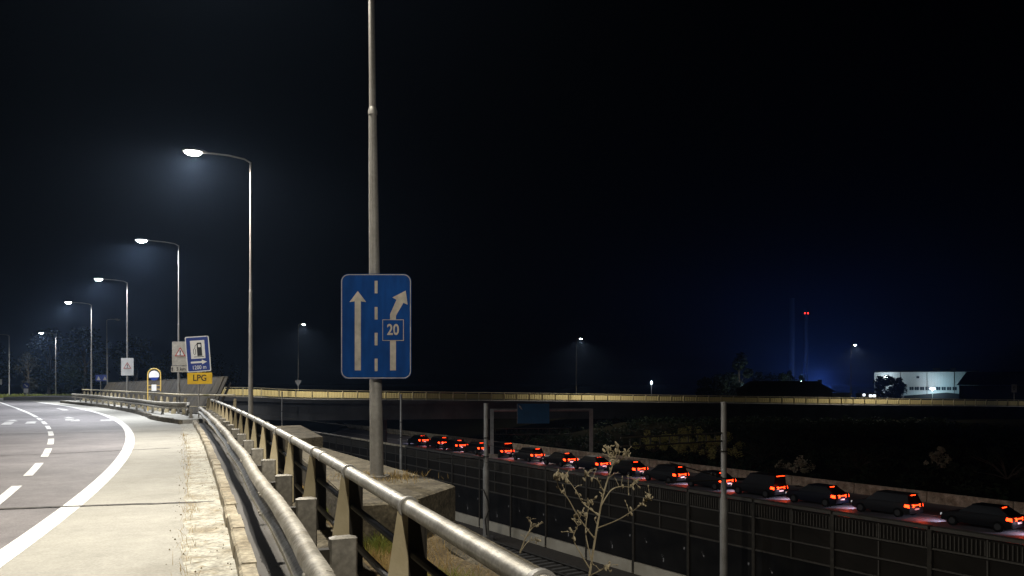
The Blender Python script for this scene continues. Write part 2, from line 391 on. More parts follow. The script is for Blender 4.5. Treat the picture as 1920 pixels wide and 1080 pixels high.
arrow(-22.9, 36.0, 2.7, 1); arrow(-22.4, 37.0, 2.3, 1, False); arrow(-22.3, 40.2, 1.9, 1); arrow(-21.6, 39.4, 1.8, 1, False); arrow(-30.8, 55, 3, 1); arrow(-20.3, 40.0, 1.2, 1, False, .3)
def joint(x0, y0, x1, y1, w, wig=.03):
    g = MB(); n = 14; P = []
    for i in range(n + 1):
        t = i / n; o = random.uniform(-wig, wig); ww = w * random.uniform(.7, 1.2)
        x, y = x0 + (x1 - x0) * t, y0 + (y1 - y0) * t + o; P.append(((x, y - ww / 2, .0125), (x, y + ww / 2, .0125)))
    for (a, b), (c, d) in zip(P, P[1:]): g.add([a, b, d, c], [(0, 1, 2, 3)])
    g.build('expansion_joint', JOINT, road)
joint(-4.75, 12.7, -8.6, 11.75, .1); joint(-9.9, 23.1, -14.2, 20.0, .1); joint(-12.9, 31.5, -19.5, 29.2, .1); joint(-15.5, 38.9, -17.6, 37.9, .07)

# ------------------------------------------------------------------ railway and motorway corridor
def strip(name, d0, d1, t0, t1, z, m): return struct(MB().sheet([cor(d0, t0, z), cor(d1, t0, z), cor(d1, t1, z), cor(d0, t1, z)]), name, m)
track_bed = strip('track_bed', 15, 28.2, -30, 130, -8.15, BALLAST)
motorway = strip('motorway', 43.5, 59.2, -60, 180, -7.0, MWAY)
for d in (44.6, 52.75): MB().sheet([cor(d, -60, -6.994), cor(d + .16, -60, -6.994), cor(d + .16, 180, -6.994), cor(d, 180, -6.994)]).build('edge_line', PAINT, motorway)
for dc in (25.0, 20.6):
    tr = thing('railway_track', 'rusty railway track beside the dark noise barrier' if dc > 23 else 'railway track nearer to the bridge abutment', 'railway track', cor(dc, 0, -8.1), 0, 'railway tracks below the bridge')
    for s in (-.75, .75):
        MB().tube([cor(dc + s, -5, -7.86), cor(dc + s, 110, -7.86)], .06, 6).build('rail', DARKST, tr)
    if dc > 23:
        sl = MB().box((0, 0, 0), (2.5, .25, .18)).build('sleeper', CONC_D, tr, local=True); sl.location = Vector(cor(dc, 18, -8.06)) - Vector(cor(dc, 0, -8.1)); sl.rotation_euler = (0, 0, ROTC - R(90))
        for k in range(1, 60): inst(sl, 'sleeper', tr, cor(dc, 18 + k * .65, -8.06), ROTC - R(90))

# noise barrier between railway and motorway
nb = thing('noise_barrier', 'long dark panelled noise barrier with pale plinth beside the railway', 'noise barrier', cor(28.5, 0, -8.1))
BAY = 4.0; NB0 = 4
protos = {}
def bay_piece(name, m, mb, loc):
    if name not in protos:
        o = mb.build(name, m, nb, local=True); protos[name] = o
        o.location = Vector(loc) - Vector(ORG[nb.name]); o.rotation_euler = (0, 0, ROTC); return o
    return inst(protos[name], name.split('|')[0], nb, loc, ROTC)
rowz = [(-5.55, -4.85), (-4.83, -4.12), (-4.10, -3.45)]
for b in range(28):
    t = NB0 + b * BAY
    bay_piece('wall_post', DARKST, MB().box((0, 0, 2.35), (.16, .2, 4.7)), cor(28.5, t, -8.1))
    bay_piece('plinth_block', PLINTH, MB().box((0, 0, .2), (3.8, .22, .62)), cor(28.5, t + 2, -8.1))
    bay_piece('lower_panel', WALLB, MB().box((0, 0, 0), (3.82, .1, 1.94)), cor(28.52, t + 2, -6.58))
    for k, (z0, z1) in enumerate(rowz):
        bay_piece('upper_panel', WALLG, MB().box((0, 0, 0), (3.82, .08, .62)), cor(28.53, t + 2, (z0 + z1) / 2))
        bay_piece('panel_rail', WALLR, MB().box((0, 0, 0), (3.83, .13, .06)), cor(28.49, t + 2, z0))
        bay_piece('panel_mullion', WALLR, MB().box((0, 0, 0), (.05, .12, .6)), cor(28.49, t + 2, (z0 + z1) / 2))
    if 'louvre_row' not in protos:
        lm = MB()
        for i in range(26): lm.box((-1.85 + i * .148, 0, 0), (.035, .05, .5))
    lo = bay_piece('louvre_row', WALLR, lm, cor(28.455, t + 2, -3.78)); lo['kind'] = 'stuff'
    bay_piece('coping' if b not in (14, 15, 16) else 'pale_coping', WALLR if b not in (14, 15, 16) else CONC, MB().box((0, 0, 0), (3.9, .34, .12)), cor(28.55, t + 2, -3.36))  # paler colour on a few bays stands in for the lit stretch

# concrete barrier beyond the motorway
cb = thing('concrete_barrier', 'low concrete barrier along the far side of the motorway', 'barrier', cor(58.4, 0, -7.05))
cbp = None
for k in range(34):
    t = -30 + 6 * k
    if cbp is None:
        cbp = MB(); pr = [(-.3, 0), (-.16, .2), (-.1, .85), (.1, .85), (.16, .2), (.3, 0)]
        vs = [(-2.97, a, b) for a, b in pr] + [(2.97, a, b) for a, b in pr]
        cbp.add(vs, [(0, 1, 2, 3, 4, 5), (11, 10, 9, 8, 7, 6)] + [(i, i + 6, (i + 1) % 6 + 6, (i + 1) % 6) for i in range(6)])
        cbp = cbp.build('barrier_segment', CONC, cb, local=True); cbp.location = Vector(cor(58.4, t, -7.05)) - Vector(cor(58.4, 0, -7.05)); cbp.rotation_euler = (0, 0, ROTC)
    else: inst(cbp, 'barrier_segment', cb, cor(58.4, t, -7.05), ROTC)

# ------------------------------------------------------------------ near bridge railing
railing = thing('bridge_railing', 'steel bridge railing with tapered beige posts and round handrail beside the road', 'railing', at(xr, 8, 0, .12))
hy = samples(xr, 1.0, 40, .8)
seams = [1.0, 3.4, 9.2, 16, 23, 31, 40]
for a, b in zip(seams, seams[1:]):
    MB().tube([at(xr, y, 0, 1.045) for y in [a + .004] + [q for q in hy if a < q < b] + [b - .004]], .057, 16).build('handrail', GALV, railing, True)
for z, o, r in ((.72, .03, .03), (.38, .03, .03)):
    MB().tube([at(xr, y, o, z) for y in hy], r, 8).build('lower_rail', DARKST, railing, True)
fl = MB(); fl.add([(-.05, -.2, 0), (.06, -.01, 0), (.03, -.01, .9), (.0, -.075, .9), (-.062, -.194, 0), (.048, -.004, 0), (.018, -.004, .9), (-.012, -.069, .9)],
                  [(0, 1, 2, 3), (7, 6, 5, 4), (0, 4, 5, 1), (1, 5, 6, 2), (2, 6, 7, 3), (3, 7, 4, 0)])
wb_ = MB().box((.03, .05, .44), (.02, .115, .88)); wb_.box((0, .115, .44), (.1, .012, .88)); wb_.box((0, .01, -.006), (.24, .26, .018))
clr = MB()
nn = 20
vs = []
for x, rr in ((-.02, .058), (-.02, .074), (.02, .074), (.02, .058)):
    for j in range(nn): a = 2 * math.pi * j / nn; vs.append((x, rr * math.cos(a), .925 + rr * math.sin(a)))
clr.add(vs, [(i * nn + j, i * nn + (j + 1) % nn, ((i + 1) % 4) * nn + (j + 1) % nn, ((i + 1) % 4) * nn + j) for i in range(4) for j in range(nn)])
P0 = None
for i, y in enumerate(samples(xr, 3.35, 39.6, 2.3)[:-1]):
    p, t, n = frame(xr, y); loc = (p.x, p.y, .12); rz = math.atan2(t.y, t.x) 
    if P0 is None:
        # local x along the rail, local -y must face the road: mirror so outward is +y
        a = fl.build('post', BEIGE, railing, local=True); w_ = wb_.build('post_web', DARKST, a, local=True); c_ = clr.build('post_collar', GALV_M, a, True, local=True)  # dark web colour stands in for shade on that side of the post
        P0 = a; o = a
        ORG[a.name] = loc; base = Vector(ORG[railing.name]); a.location = Vector(loc) - base; a.rotation_euler = (0, 0, rz + math.pi)
    else:
        o = inst(P0, 'post', railing, loc, rz + math.pi)
        for ch in P0.children:
            c2 = bpy.data.objects.new(ch.name.split('.')[0], ch.data); COL.objects.link(c2); c2.parent = o
for extra in (9.2,):
    p, t, n = frame(xr, extra + .25); MB().tube([at(xr, extra - .06, 0, 1.045), at(xr, extra + .06, 0, 1.045)], .066, 16).build('sleeve_joint', GALV_M, railing, True)

# guard rail in front of it
guard = thing('guard_rail', 'dented steel crash barrier running along the kerb before the bridge railing', 'guard rail', at(xr, 8, -.6, 0))
WP = [(.045, .77), (.0, .785), (-.05, .77), (-.08, .735), (-.085, .69), (-.05, .655), (-.005, .63), (-.005, .575), (-.05, .55), (-.085, .515), (-.085, .47), (-.06, .44), (-.045, .43),
      (-.03, .445), (-.055, .475), (-.055, .51), (-.03, .53), (.02, .56), (.02, .645), (-.03, .675), (-.055, .7), (-.05, .73), (-.03, .75), (.0, .76), (.04, .755)]
def wob(y): return .014 * math.sin(y * 1.1) + .004 * math.sin(y * 4.1 + 1)
def xb(y): return xr(y) - .68 + wob(y)
gy = samples(xr, 1.0, 37.6, 4.0)
for i, (a, b) in enumerate(zip(gy, gy[1:])):
    ysm = [a + (b - a) * k / 6 for k in range(7)]; h = .004 * (i % 2)
    sweep(MB(), xb, ysm, [(o + h, z + h * .5) for o, z in WP]).build('beam', BEAM, guard, True)
    for z in (.69, .49):
        for yq in (a + .12, a + .3): MB().tube([at(xb, yq, -.083, z), at(xb, yq, -.1, z)], .016, 8).build('bolt', PGREY, guard)
gp = MB(); pl = [(-.06, -.095), (-.035, -.11), (.035, -.11), (.06, -.095), (.06, .095), (.035, .11), (-.035, .11), (-.06, .095)]
gp.prism(pl, 0, .56); gp.add([(x * .97, y_ * .97, .56) for x, y_ in pl] + [(x * .5, y_ * .6, .575) for x, y_ in pl], [(i, (i + 1) % 8, (i + 1) % 8 + 8, i + 8) for i in range(8)] + [tuple(range(8, 16))])
sp = MB().box((0, .24, .42), (.09, .26, .12)); GP0 = None
for y in samples(xr, 2.2, 37, 2.3)[:-1]:
    p, t, n = frame(xr, y); q = p - n * .27; loc = (q.x, q.y, .1); rz = math.atan2(t.y, t.x)
    if GP0 is None:
        GP0 = gp.build('guard_post', PGREY, guard, local=True); ORG[GP0.name] = loc; GP0.location = Vector(loc) - Vector(ORG[guard.name]); GP0.rotation_euler = (0, 0, rz)
        sp.build('spacer', DARKST, GP0, local=True)
    else:
        o = inst(GP0, 'guard_post', guard, loc, rz); c2 = bpy.data.objects.new('spacer', GP0.children[0].data); COL.objects.link(c2); c2.parent = o

# far railing and far guard rail on the footway
frail = thing('far_bridge_railing', 'smaller far railing with beige posts below the leaning wooden wall', 'railing', (-22.6, 50, .2))
fpz = [Vector((p.x, p.y, .22)) for p in fp]
MB().tube([(p.x, p.y, p.z + 1.05) for p in fpz], .05, 10).build('handrail', BEIGE, frail, True)
MB().tube([(p.x, p.y, p.z + .45) for p in fpz], .025, 6).build('lower_rail', BEIGE, frail)
F0 = None
for p, t in even(fpz, 2.0):
    rz = math.atan2(t.y, t.x); loc = (p.x, p.y, .21)
    if F0 is None:
        m_ = MB(); m_.v = list(fl.v); m_.f = list(fl.f); m_.box((0, .0, .45), (.03, .12, .9))
        F0 = m_.build('post', BEIGE, frail, local=True); F0.location = Vector(loc) - Vector(ORG[frail.name]); F0.rotation_euler = (0, 0, rz + math.pi)
    else: inst(F0, 'post', frail, loc, rz + math.pi)
fguard = thing('far_guard_rail', 'far steel crash barrier along the raised footway below the wooden wall', 'guard rail', (-23, 49.5, .2))
off = [Vector((p.x - .72, p.y - .45, .12)) for p in fp[9:]]; off[0] = Vector((-15.6, 38.3, .05))
for i in range(0, len(off) - 1, 3): psweep(MB(), off[i:i + 4], WP).build('beam', BEAM, fguard, True)
for p, t in even(off, 3.0): MB().box((p.x + .12, p.y + .1, p.z + .28), (.12, .12, .6), math.atan2(t.y, t.x)).build('guard_post', PGREY, fguard)

# parapet blocks carrying the lamp masts
pb = MB(); poly = [(-4.25, 15.3), (-3.7, 15.55), (-.7, 9.83), (-1.13, 8.45), (-1.62, 8.25)]
pb.prism(poly, .1, .62); pb.add([(x, y, .62) for x, y in poly] + [(x * .97 - .07, (y - 11.5) * .985 + 11.5, .64) for x, y in poly], [(i, (i + 1) % 5, (i + 1) % 5 + 5, i + 5) for i in range(5)] + [tuple(range(5, 10))])
tag(pb.build('parapet_block', CONC_G), 'rough grey concrete block carrying the lamp mast with the lane sign', 'concrete block')
pb = MB(); poly = [(-7.35, 23.5), (-6.4, 24.1), (-4.5, 18.95), (-4.95, 18.2), (-5.3, 18.2)]; pb.prism(poly, .1, .62)
tag(pb.build('parapet_block', CONC_G), 'smaller concrete block behind the railing further along the bridge', 'concrete block')

# ------------------------------------------------------------------ street lamps
def street_lamp(x, y, z0, ztop, arm, label, power, col=(.93, .96, 1), mm=None, rb=.085, lean=0, group='street lamps along the road', rise=.18, rt=.03, spot=128, tilt=36, blend=.9, spill=0):
    t = thing('street_lamp', label, 'street lamp', (x, y, z0), 0, group)
    H = ztop - z0; zs = H * .53; lx = -math.tan(R(lean))
    MB().tube([(0, 0, 0), (lx * zs, 0, zs)], [rb, rb * .58], 14).build('lower_mast', MASTM, t, True, local=True)
    MB().tube([(lx * (zs - .03), 0, zs - .03), (lx * zs, 0, zs + .02), (lx * zs, 0, zs + .07)], [rb * .66, rb * .66, rb * .5], 14).build('mast_sleeve', GALV_M, t, True, local=True)
    MB().tube([(lx * (zs + .05), 0, zs + .05), (lx * H, 0, H)], [rb * .5, rt], 12).build('upper_mast', MASTM, t, True, local=True)
    MB().tube([(0, 0, -.02), (0, 0, .03)], [rb * 1.9, rb * 1.9], 14).build('base_plate', GALV_M, t, local=True)
    ax, ay = arm; L = math.hypot(ax, ay); ux, uy = ax / L, ay / L
    bx = lx * H
    MB().tube([(bx, 0, H - .02), (bx + ax * .12, ay * .12, H + rise * .5), (bx + ax * .4, ay * .4, H + rise * .85), (bx + ax * .85, ay * .85, H + rise)], rt * .9, 8).build('arm', GALV_M, t, True, local=True)
    hd = MB(); rz = math.atan2(uy, ux)
    def q(a, b, h): return (bx + ax * .8 + ux * a - uy * b, ay * .8 + uy * a + ux * b, H + rise + h)
    secs = [(0, .05, .03), (.12, .11, .07), (.4, .15, .1), (.65, .13, .07), (.74, .06, .02)]
    vs = []; k = 8
    for a, w, h in secs:
        for j in range(k):
            an = math.pi * 2 * j / k; vs.append(q(a, w * math.cos(an), (h if math.sin(an) > 0 else .035) * math.sin(an)))
    hd.add(vs, [(i * k + j, i * k + (j + 1) % k, (i + 1) * k + (j + 1) % k, (i + 1) * k + j) for i in range(len(secs) - 1) for j in range(k)] + [tuple(range(k)), tuple(range(len(vs) - k, len(vs)))[::-1]])
    hd = hd.build('lamp_head', GALV_M, t, True, local=True)
    bw = MB(); vs = []
    for a, w, h in [(.16, .06, .01), (.26, .12, .09), (.42, .13, .12), (.58, .11, .09), (.68, .05, .01)]:
        for j in range(7): an = math.pi + math.pi * j / 6; vs.append(q(a, w * math.cos(an), -.03 + h * math.sin(an)))
    bw.add(vs, [(i * 7 + j, i * 7 + j + 1, (i + 1) * 7 + j + 1, (i + 1) * 7 + j) for i in range(4) for j in range(6)])
    bw.build('lamp_bowl', mm or LAMPC, hd, True, local=True)
    c = q(.42, 0, -.22); ld = light('lamp_light', 'SPOT', power, col, c, t, .12, spot, blend)
    if spill: light('lamp_spill', 'SPOT', spill, col, c, t, .12, 172, .3)
    ld.rotation_mode = 'QUATERNION'; ld.rotation_quaternion = Vector((ux * math.sin(R(tilt)), uy * math.sin(R(tilt)), -math.cos(R(tilt)))).to_track_quat('-Z', 'Y')
    return t
WARM = (1, .93, .8); COOL = (.93, .96, 1); NEUT = (1, .94, .84)
street_lamp(-1.81, 10.66, .635, 9.85, (-1.6, -.12), 'nearest lamp mast with the blue lane sign, reaching out of the picture', 6800, WARM, LAMPW, .092, lean=.65, spill=2600)
street_lamp(4.15, -5.3, .12, 9.4, (-1.55, -.62), 'lamp mast behind the camera, out of the picture', 5400, WARM, LAMPW, spill=4700)
street_lamp(-8.53, 26, .12, 9.1, (-1.55, -.6), 'tallest fully visible lamp, second mast along the bridge railing', 3600, NEUT, LAMPN, spill=5000)
street_lamp(-18.2, 43.5, .22, 9.4, (-1.65, -.7), 'lit lamp whose mast carries the warning panel with distance plate', 6000, COOL, spill=4500)
street_lamp(-28.4, 58.8, .22, 9.3, (-1.65, -.8), 'lit lamp whose mast carries the smaller plain warning panel', 6000, COOL, spill=4500)
street_lamp(-39.6, 75, .2, 9.24, (-1.65, -.9), 'lit lamp at the far end of the leaning wooden wall', 6000, COOL, spill=4500)
street_lamp(-65.0, 113.5, -.05, 8.8, (-1.4, -1.0), 'far lit lamp standing on the grass verge beyond the bend', 8000, COOL, spill=5000)
street_lamp(-74.5, 118, -.05, 8.9, (-2.0, -.8), 'lamp mast at the edge of the picture before dark trees', 4000, COOL)
street_lamp(-45.2, 89, -.05, 8.9, (.5, 1.2), 'leaning lamp mast rising behind the wooden wall without visible light', 500, COOL, GALV_M, lean=.6)
GB = 'street lamps on the overpass'
street_lamp(-25.5, 95, .05, 8.75, (.2, 1.6), 'lit overpass lamp carrying the triangular sign back', 7000, NEUT, LAMPN, .07, group=GB, rise=.3, spot=160, tilt=0, blend=.5)
street_lamp(9.4, 116.5, -.75, 8.2, (.75, 1.5), 'lit overpass lamp in the middle above the blue gantry board', 7000, NEUT, LAMPN, .07, group=GB, rise=.3, spot=160, tilt=0, blend=.5)
street_lamp(99, 135.2, -2.2, 6.9, (1.35, 1.5), 'overpass lamp beyond the white upright sign, out of the picture', 8500, NEUT, LAMPN, .07, group=GB, rise=.4, spot=160, tilt=0, blend=.5)
street_lamp(53.4, 125.5, -1.5, 7.6, (1.35, 1.5), 'lit overpass lamp before the pale warehouse', 7000, NEUT, LAMPN, .07, group=GB, rise=.4, spot=160, tilt=0, blend=.5)

# ------------------------------------------------------------------ traffic signs
s1 = thing('lane_sign', 'large blue lane sign with two white arrows and number 20 on the nearest mast', 'road sign', (-1.79, 10.5, 1.965), R(0))
bd = MB().flat(rrect(0, .68, .93, 1.385, .1), -.012, .012).build('board', BLUE, s1, local=True)
o_, i_ = rrect(0, .68, .915, 1.37, .095), rrect(0, .68, .895, 1.35, .085)
g = MB(); n = len(o_); g.add([(x, -.015, z) for x, z in o_] + [(x, -.015, z) for x, z in i_], [(i, (i + 1) % n, (i + 1) % n + n, i + n) for i in range(n)]); g.build('border', CREAM, bd, local=True)
MB().flat([(-.28, .1), (-.28, 1.01), (-.35, 1.0), (-.24, 1.145), (-.13, 1.0), (-.2, 1.01), (-.2, .1)], -.016, -.0125).build('straight_arrow', CREAM, bd, local=True)
for z in (.09, .43, .77, 1.115): MB().flat(rect(-.018, z, .02, z + .165), -.016, -.0125).build('dash_mark', CREAM, bd, local=True)
MB().flat([(.185, .1), (.185, .84), (.27, 1.03), (.215, 1.06), (.39, 1.15), (.415, .965), (.36, .99), (.262, .82), (.262, .1)], -.016, -.0125).build('bent_arrow', CREAM, bd, local=True)
MB().flat(rect(.085, .49, .365, .77), -.0195, -.0165).build('plate_border', CREAM, bd, local=True)
MB().flat(rect(.093, .498, .357, .762), -.0225, -.02).build('number_plate', BLUE, bd, local=True)
text('20', .2, CREAM, bd, .225, -.0245, .63, .8, .004)
for z in (.3, 1.1):
    MB().box((0, .07, z), (.3, .03, .05)).build('bracket', GALV_M, s1, local=True)

s2 = thing('fuel_station_sign', 'tilted blue fuel pump sign with yellow LPG plate beside the railing', 'road sign', (-15.2, 38.6, .03), R(6))
MB().tube([(0, .06, 0), (-.03, .06, 4.0)], .035, 10).build('pole', GALV_M, s2, True, local=True)
def tilt(poly, a=R(4.2), cx=0, cz=3.1): return [(cx + (x - cx) * math.cos(a) - (z - cz) * math.sin(a) , cz + (x - cx) * math.sin(a) + (z - cz) * math.cos(a)) for x, z in poly]
def tbuild(name, poly, y0, y1, m, par): return MB().flat(tilt(poly), y0, y1).build(name, m, par, local=True)
bd = tbuild('board', rrect(0, 3.27, 1.12, 1.72, .07), -.02, .0, WHITE, s2)
tbuild('blue_field', rrect(0, 3.27, 1.03, 1.63, .05), -.024, -.0205, BLUE2, bd)
tbuild('white_panel', rect(-.33, 3.05, .34, 3.93), -.028, -.0245, WHITE, bd)
tbuild('pump_body', rect(-.03, 3.17, .2, 3.72), -.032, -.0285, BLACK, bd)
tbuild('pump_head', [(-.03, 3.72), (-.03, 3.78), (.0, 3.82), (.17, 3.82), (.2, 3.78), (.2, 3.72)], -.032, -.0285, BLACK, bd)
tbuild('pump_window', rect(.03, 3.6, .15, 3.74), -.035, -.0325, WHITE, bd)
tbuild('ground_line', rect(-.2, 3.12, .27, 3.15), -.032, -.0285, BLACK, bd)
hose = [(-.03, 3.74), (-.1, 3.68), (-.13, 3.55), (-.19, 3.5), (-.19, 3.3), (-.15, 3.24), (-.1, 3.3), (-.1, 3.52)]
MB().tube([(x, -.03, z) for x, z in tilt(hose)], .014, 6).build('pump_hose', BLACK, bd, local=True)
tbuild('arrow_mark', [(-.36, 2.83), (-.36, 2.92), (.16, 2.92), (.16, 2.99), (.4, 2.875), (.16, 2.76), (.16, 2.83)], -.029, -.0245, WHITE, bd)
tx = text('1200 m', .27, WHITE, bd, 0, 0, 0, .82, .002); tx.data.transform(Matrix.Translation((*[0], -.029, 0)) @ Matrix.Translation((.05, 0, 2.62)) @ Matrix.Rotation(-R(4.2), 4, 'Y'))
def tilt2(poly): return [(x - .02, z + math.tan(R(1)) * x) for x, z in poly]
lp = MB().flat(tilt2(rrect(.09, 2.09, 1.16, .55, .03)), -.02, 0).build('distance_plate', YELLOW, s2, local=True)
text('LPG', .42, BLACK, lp, .07, -.0225, 2.1, .9, .008)

def warn_panel(x, y, z, w, h, label, tz, ts, plate=False, rz=0):
    t = thing('warning_panel', label, 'road sign', (x, y, z), rz)
    b = MB().flat(rrect(0, h / 2, w, h, .02), -.015, 0).build('board', CREAM if plate else WHITE, t, local=True)
    MB().flat([(-ts, tz), (0, tz + ts * 1.72), (ts, tz)], -.02, -.0155).build('red_triangle', RED, b, local=True)
    MB().flat([(-ts * .72, tz + ts * .16), (0, tz + ts * 1.4), (ts * .72, tz + ts * .16)], -.024, -.0205).build('triangle_field', WHITE, b, local=True)
    text('!', ts * 1.25, BLACK, b, 0, -.027, tz + ts * .62, 1, .012)
    for zz in (.25 * h, .8 * h): MB().box((0, .04, zz), (.2, .06, .05)).build('bracket', GALV_M, t, local=True)
    if plate:
        p = MB().flat(rect(-w * .56, -.36, w * .62, -.03), -.015, 0).build('distance_plate', CREAM, t, local=True)
        text('5 km', .26, BLACK, p, .04, -.018, -.2, .95, .004)
        for sx in (-.42, .47): MB().flat([(sx - .025, -.31), (sx - .025, -.18), (sx - .06, -.18), (sx, -.08), (sx + .06, -.18), (sx + .025, -.18), (sx + .025, -.31)], -.019, -.0155).build('arrow_mark', BLACK, p, local=True)
    return t
warn_panel(-18.03, 43.3, 2.85, .86, 1.3, 'grey warning panel with red triangle and 5 km plate behind the fuel sign', .5, .29, True, R(4))
warn_panel(-28.25, 58.5, 2.45, .88, 1.28, 'white warning panel with red triangle alone on a lamp mast', .5, .28, False, R(6))

h = thing('hoop_sign', 'yellow hoop post holding a round sign and a small white plate', 'road sign', (-21.7, 48.3, .2), R(8))
MB().tube([(-.37, 0, 0)] + [(-.37 * math.cos(R(a)), 0, 2.2 + .37 * math.sin(R(a))) for a in range(0, 181, 15)] + [(.37, 0, 1.2)], .035, 8).build('hoop', HOOP, h, True, local=True)
for z in (1.55, 1.32): MB().tube([(-.37, 0, z), (.37, 0, z)], .018, 6).build('crossbar', HOOP, h, local=True)
MB().flat([(.3 * math.cos(R(a)), 2.15 + .3 * math.sin(R(a))) for a in range(360, 0, -15)], -.03, -.015).build('disc', BLUE2, h, local=True)
MB().flat([(.3 * math.cos(R(a)), 2.15 + .3 * math.sin(R(a))) for a in range(205, -26, -15)], -.036, -.031).build('disc_field', WHITE, h, local=True)
MB().flat(rect(-.14, 1.22, .14, 1.6), -.04, -.02).build('plate', WHITE, h, local=True)

k = thing('keep_right_sign', 'round blue arrow sign above a white marker at the far grass verge', 'road sign', (-59.8, 98, -.02), R(18))
MB().tube([(0, .05, 0), (0, .05, 1.95)], .04, 8).build('pole', GALV_M, k, local=True)
d_ = MB().flat([(.36 * math.cos(R(a)), 1.6 + .36 * math.sin(R(a))) for a in range(360, 0, -15)], -.02, 0).build('disc', BLUE2, k, local=True)
MB().flat([(-.2, 1.74), (-.15, 1.8), (.1, 1.58), (.16, 1.64), (.22, 1.4), (-.02, 1.44), (.04, 1.51)], -.026, -.0205).build('arrow_mark', WHITE, d_, local=True)
MB().flat(rrect(0, .96, .48, .52, .03), -.06, .04).build('marker_panel', WHITE, k, local=True)
k = thing('crossing_sign', 'pair of small square blue pedestrian signs above the wooden wall', 'road sign', (-46.5, 90, 0), R(15))
MB().tube([(0, .05, 0), (0, .05, 2.8)], .04, 8).build('pole', GALV_M, k, local=True)
for cx in (-.2, .45):
    b = MB().flat(rrect(cx, 2.45, .62, .72, .05), -.02, 0).build('board', BLUE2, k, local=True)
    MB().flat([(cx - .2, 2.22), (cx, 2.65), (cx + .2, 2.22)], -.025, -.0205).build('white_triangle', CREAM, b, local=True)
k = thing('white_edge_panel', 'white panel cut off by the edge of the picture before the trees', 'road sign', (-65.2, 101, -.02), R(25))
MB().tube([(0, .05, 0), (0, .05, 2.4)], .04, 8).build('pole', GALV_M, k, local=True)
MB().flat(rrect(0, 2.05, .9, .7, .05), -.02, 0).build('board', WHITE, k, local=True)
k = thing('give_way_sign', 'triangular sign seen on the overpass lamp nearest the bridge railing', 'road sign', (-25.45, 94.8, .05))
MB().flat([(-.42, 2.15), (.42, 2.15), (0, 1.4)], -.02, 0).build('board', SIGNBACK, k, local=True)
MB().box((0, .06, 1.95), (.2, .1, .05)).build('bracket', GALV_M, k, local=True)
k = thing('overpass_sign', 'small white upright sign at the descending end of the overpass', 'road sign', (82.2, 130.4, -1.98), R(-25))
MB().tube([(0, .05, 0), (0, .05, 3.0)], .05, 8).build('pole', GALV_M, k, local=True)
b = MB().flat(rrect(0, 3.0, .75, 1.35, .06), -.02, 0).build('board', CREAM, k, local=True)
MB().flat([(.16 * math.cos(R(a)), 3.0 + .34 * math.sin(R(a))) for a in range(360, 0, -20)], -.025, -.0205).build('ring_mark', BLACK, b, local=True)
MB().flat([(.08 * math.cos(R(a)), 3.0 + .24 * math.sin(R(a))) for a in range(360, 0, -20)], -.03, -.0255).build('ring_field', CREAM, b, local=True)

# ------------------------------------------------------------------ leaning wooden noise wall
ww = thing('wooden_noise_wall', 'brown wooden plank noise wall leaning outward behind the far railing', 'noise wall', (-24, 55, .2))
wp = poly_path([(-16.1, 42.6), (-17.6, 44.3), (-22.0, 51.2), (-27.5, 59.3), (-33.3, 67.8), (-40.3, 77.2)], 8)
WALLP = even(wp, .34)
for i, (p, t) in enumerate(WALLP[:-1]):
    p2 = WALLP[i + 1][0]; n = Vector((t.y, -t.x, 0)); f = i / len(WALLP)
    def top_h(f): return 2.0 - .3 * f
    j = random.uniform(-.03, .03); lean = 1.0
    e0, e1 = p + t * .015, p2 - t * .015
    base, h0, h1 = .2, top_h(f) + j, top_h(f + 1 / len(WALLP)) + j
    sh = t * .12
    vs = [(e0.x, e0.y, base), (e1.x, e1.y, base)]
    q1, q0 = e1 + n * lean + sh, e0 + n * lean + sh
    vs += [(q1.x, q1.y, h1 + .2), (q0.x, q0.y, h0 + .2)]
    th = n * .05 - Vector((0, 0, .03))
    vs += [(v[0] + th.x, v[1] + th.y, v[2] + th.z) for v in vs]
    MB().add(vs, [(0, 1, 2, 3), (7, 6, 5, 4), (0, 4, 5, 1), (1, 5, 6, 2), (2, 6, 7, 3), (3, 7, 4, 0)]).build('plank', WOOD, ww)
ccap = []
for i, (p, t) in enumerate(WALLP):
    n = Vector((t.y, -t.x, 0)); q = p + n * 1.02 + t * .12; ccap.append((q.x, q.y, 2.22 - .3 * i / len(WALLP)))
MB().tube(ccap, .04, 6).build('cap_rail', WOOD, ww)
for i in range(0, len(WALLP), 11):
    p, t = WALLP[i]; n = Vector((t.y, -t.x, 0)); a = p + n * .15; b = p + n * 1.15 + t * .1
    MB().tube([(a.x, a.y, 0), (b.x, b.y, 1.9)], .06, 6).build('support_post', DARKST, ww)

# ------------------------------------------------------------------ overpass
OP = [(-56, 88, .35), (-31.9, 90, .3), (-24.9, 93, 0), (-9.85, 105, -.4), (10, 115, -.78), (53.2, 124, -1.53), (83.6, 130, -2.0), (114, 136, -2.5)]
def op_path(n=10):
    P = [Vector(p) for p in OP]; out = []
    for i in range(len(P) - 1):
        p0, p1, p2, p3 = P[max(i - 1, 0)], P[i], P[i + 1], P[min(i + 2, len(P) - 1)]
        for j in range(n):
            t = j / n; out.append(.5 * (2 * p1 + (p2 - p0) * t + (2 * p0 - 5 * p1 + 4 * p2 - p3) * t * t + (3 * p1 - p0 - 3 * p2 + p3) * t ** 3))
    return out + [P[-1]]
opp = op_path()
ov = thing('overpass', 'dark concrete overpass crossing above the motorway and railway', 'bridge', (0, 110, -7))
psweep(MB(), opp, [(.35, -.45), (.35, .0), (-9.6, 0), (-9.6, -.45)]).build('deck', CONC_D, ov)
psweep(MB(), opp, [(-.4, -2.5), (-.4, -.451), (-8.8, -.451), (-8.8, -2.5)]).build('girder', CONC_D, ov)
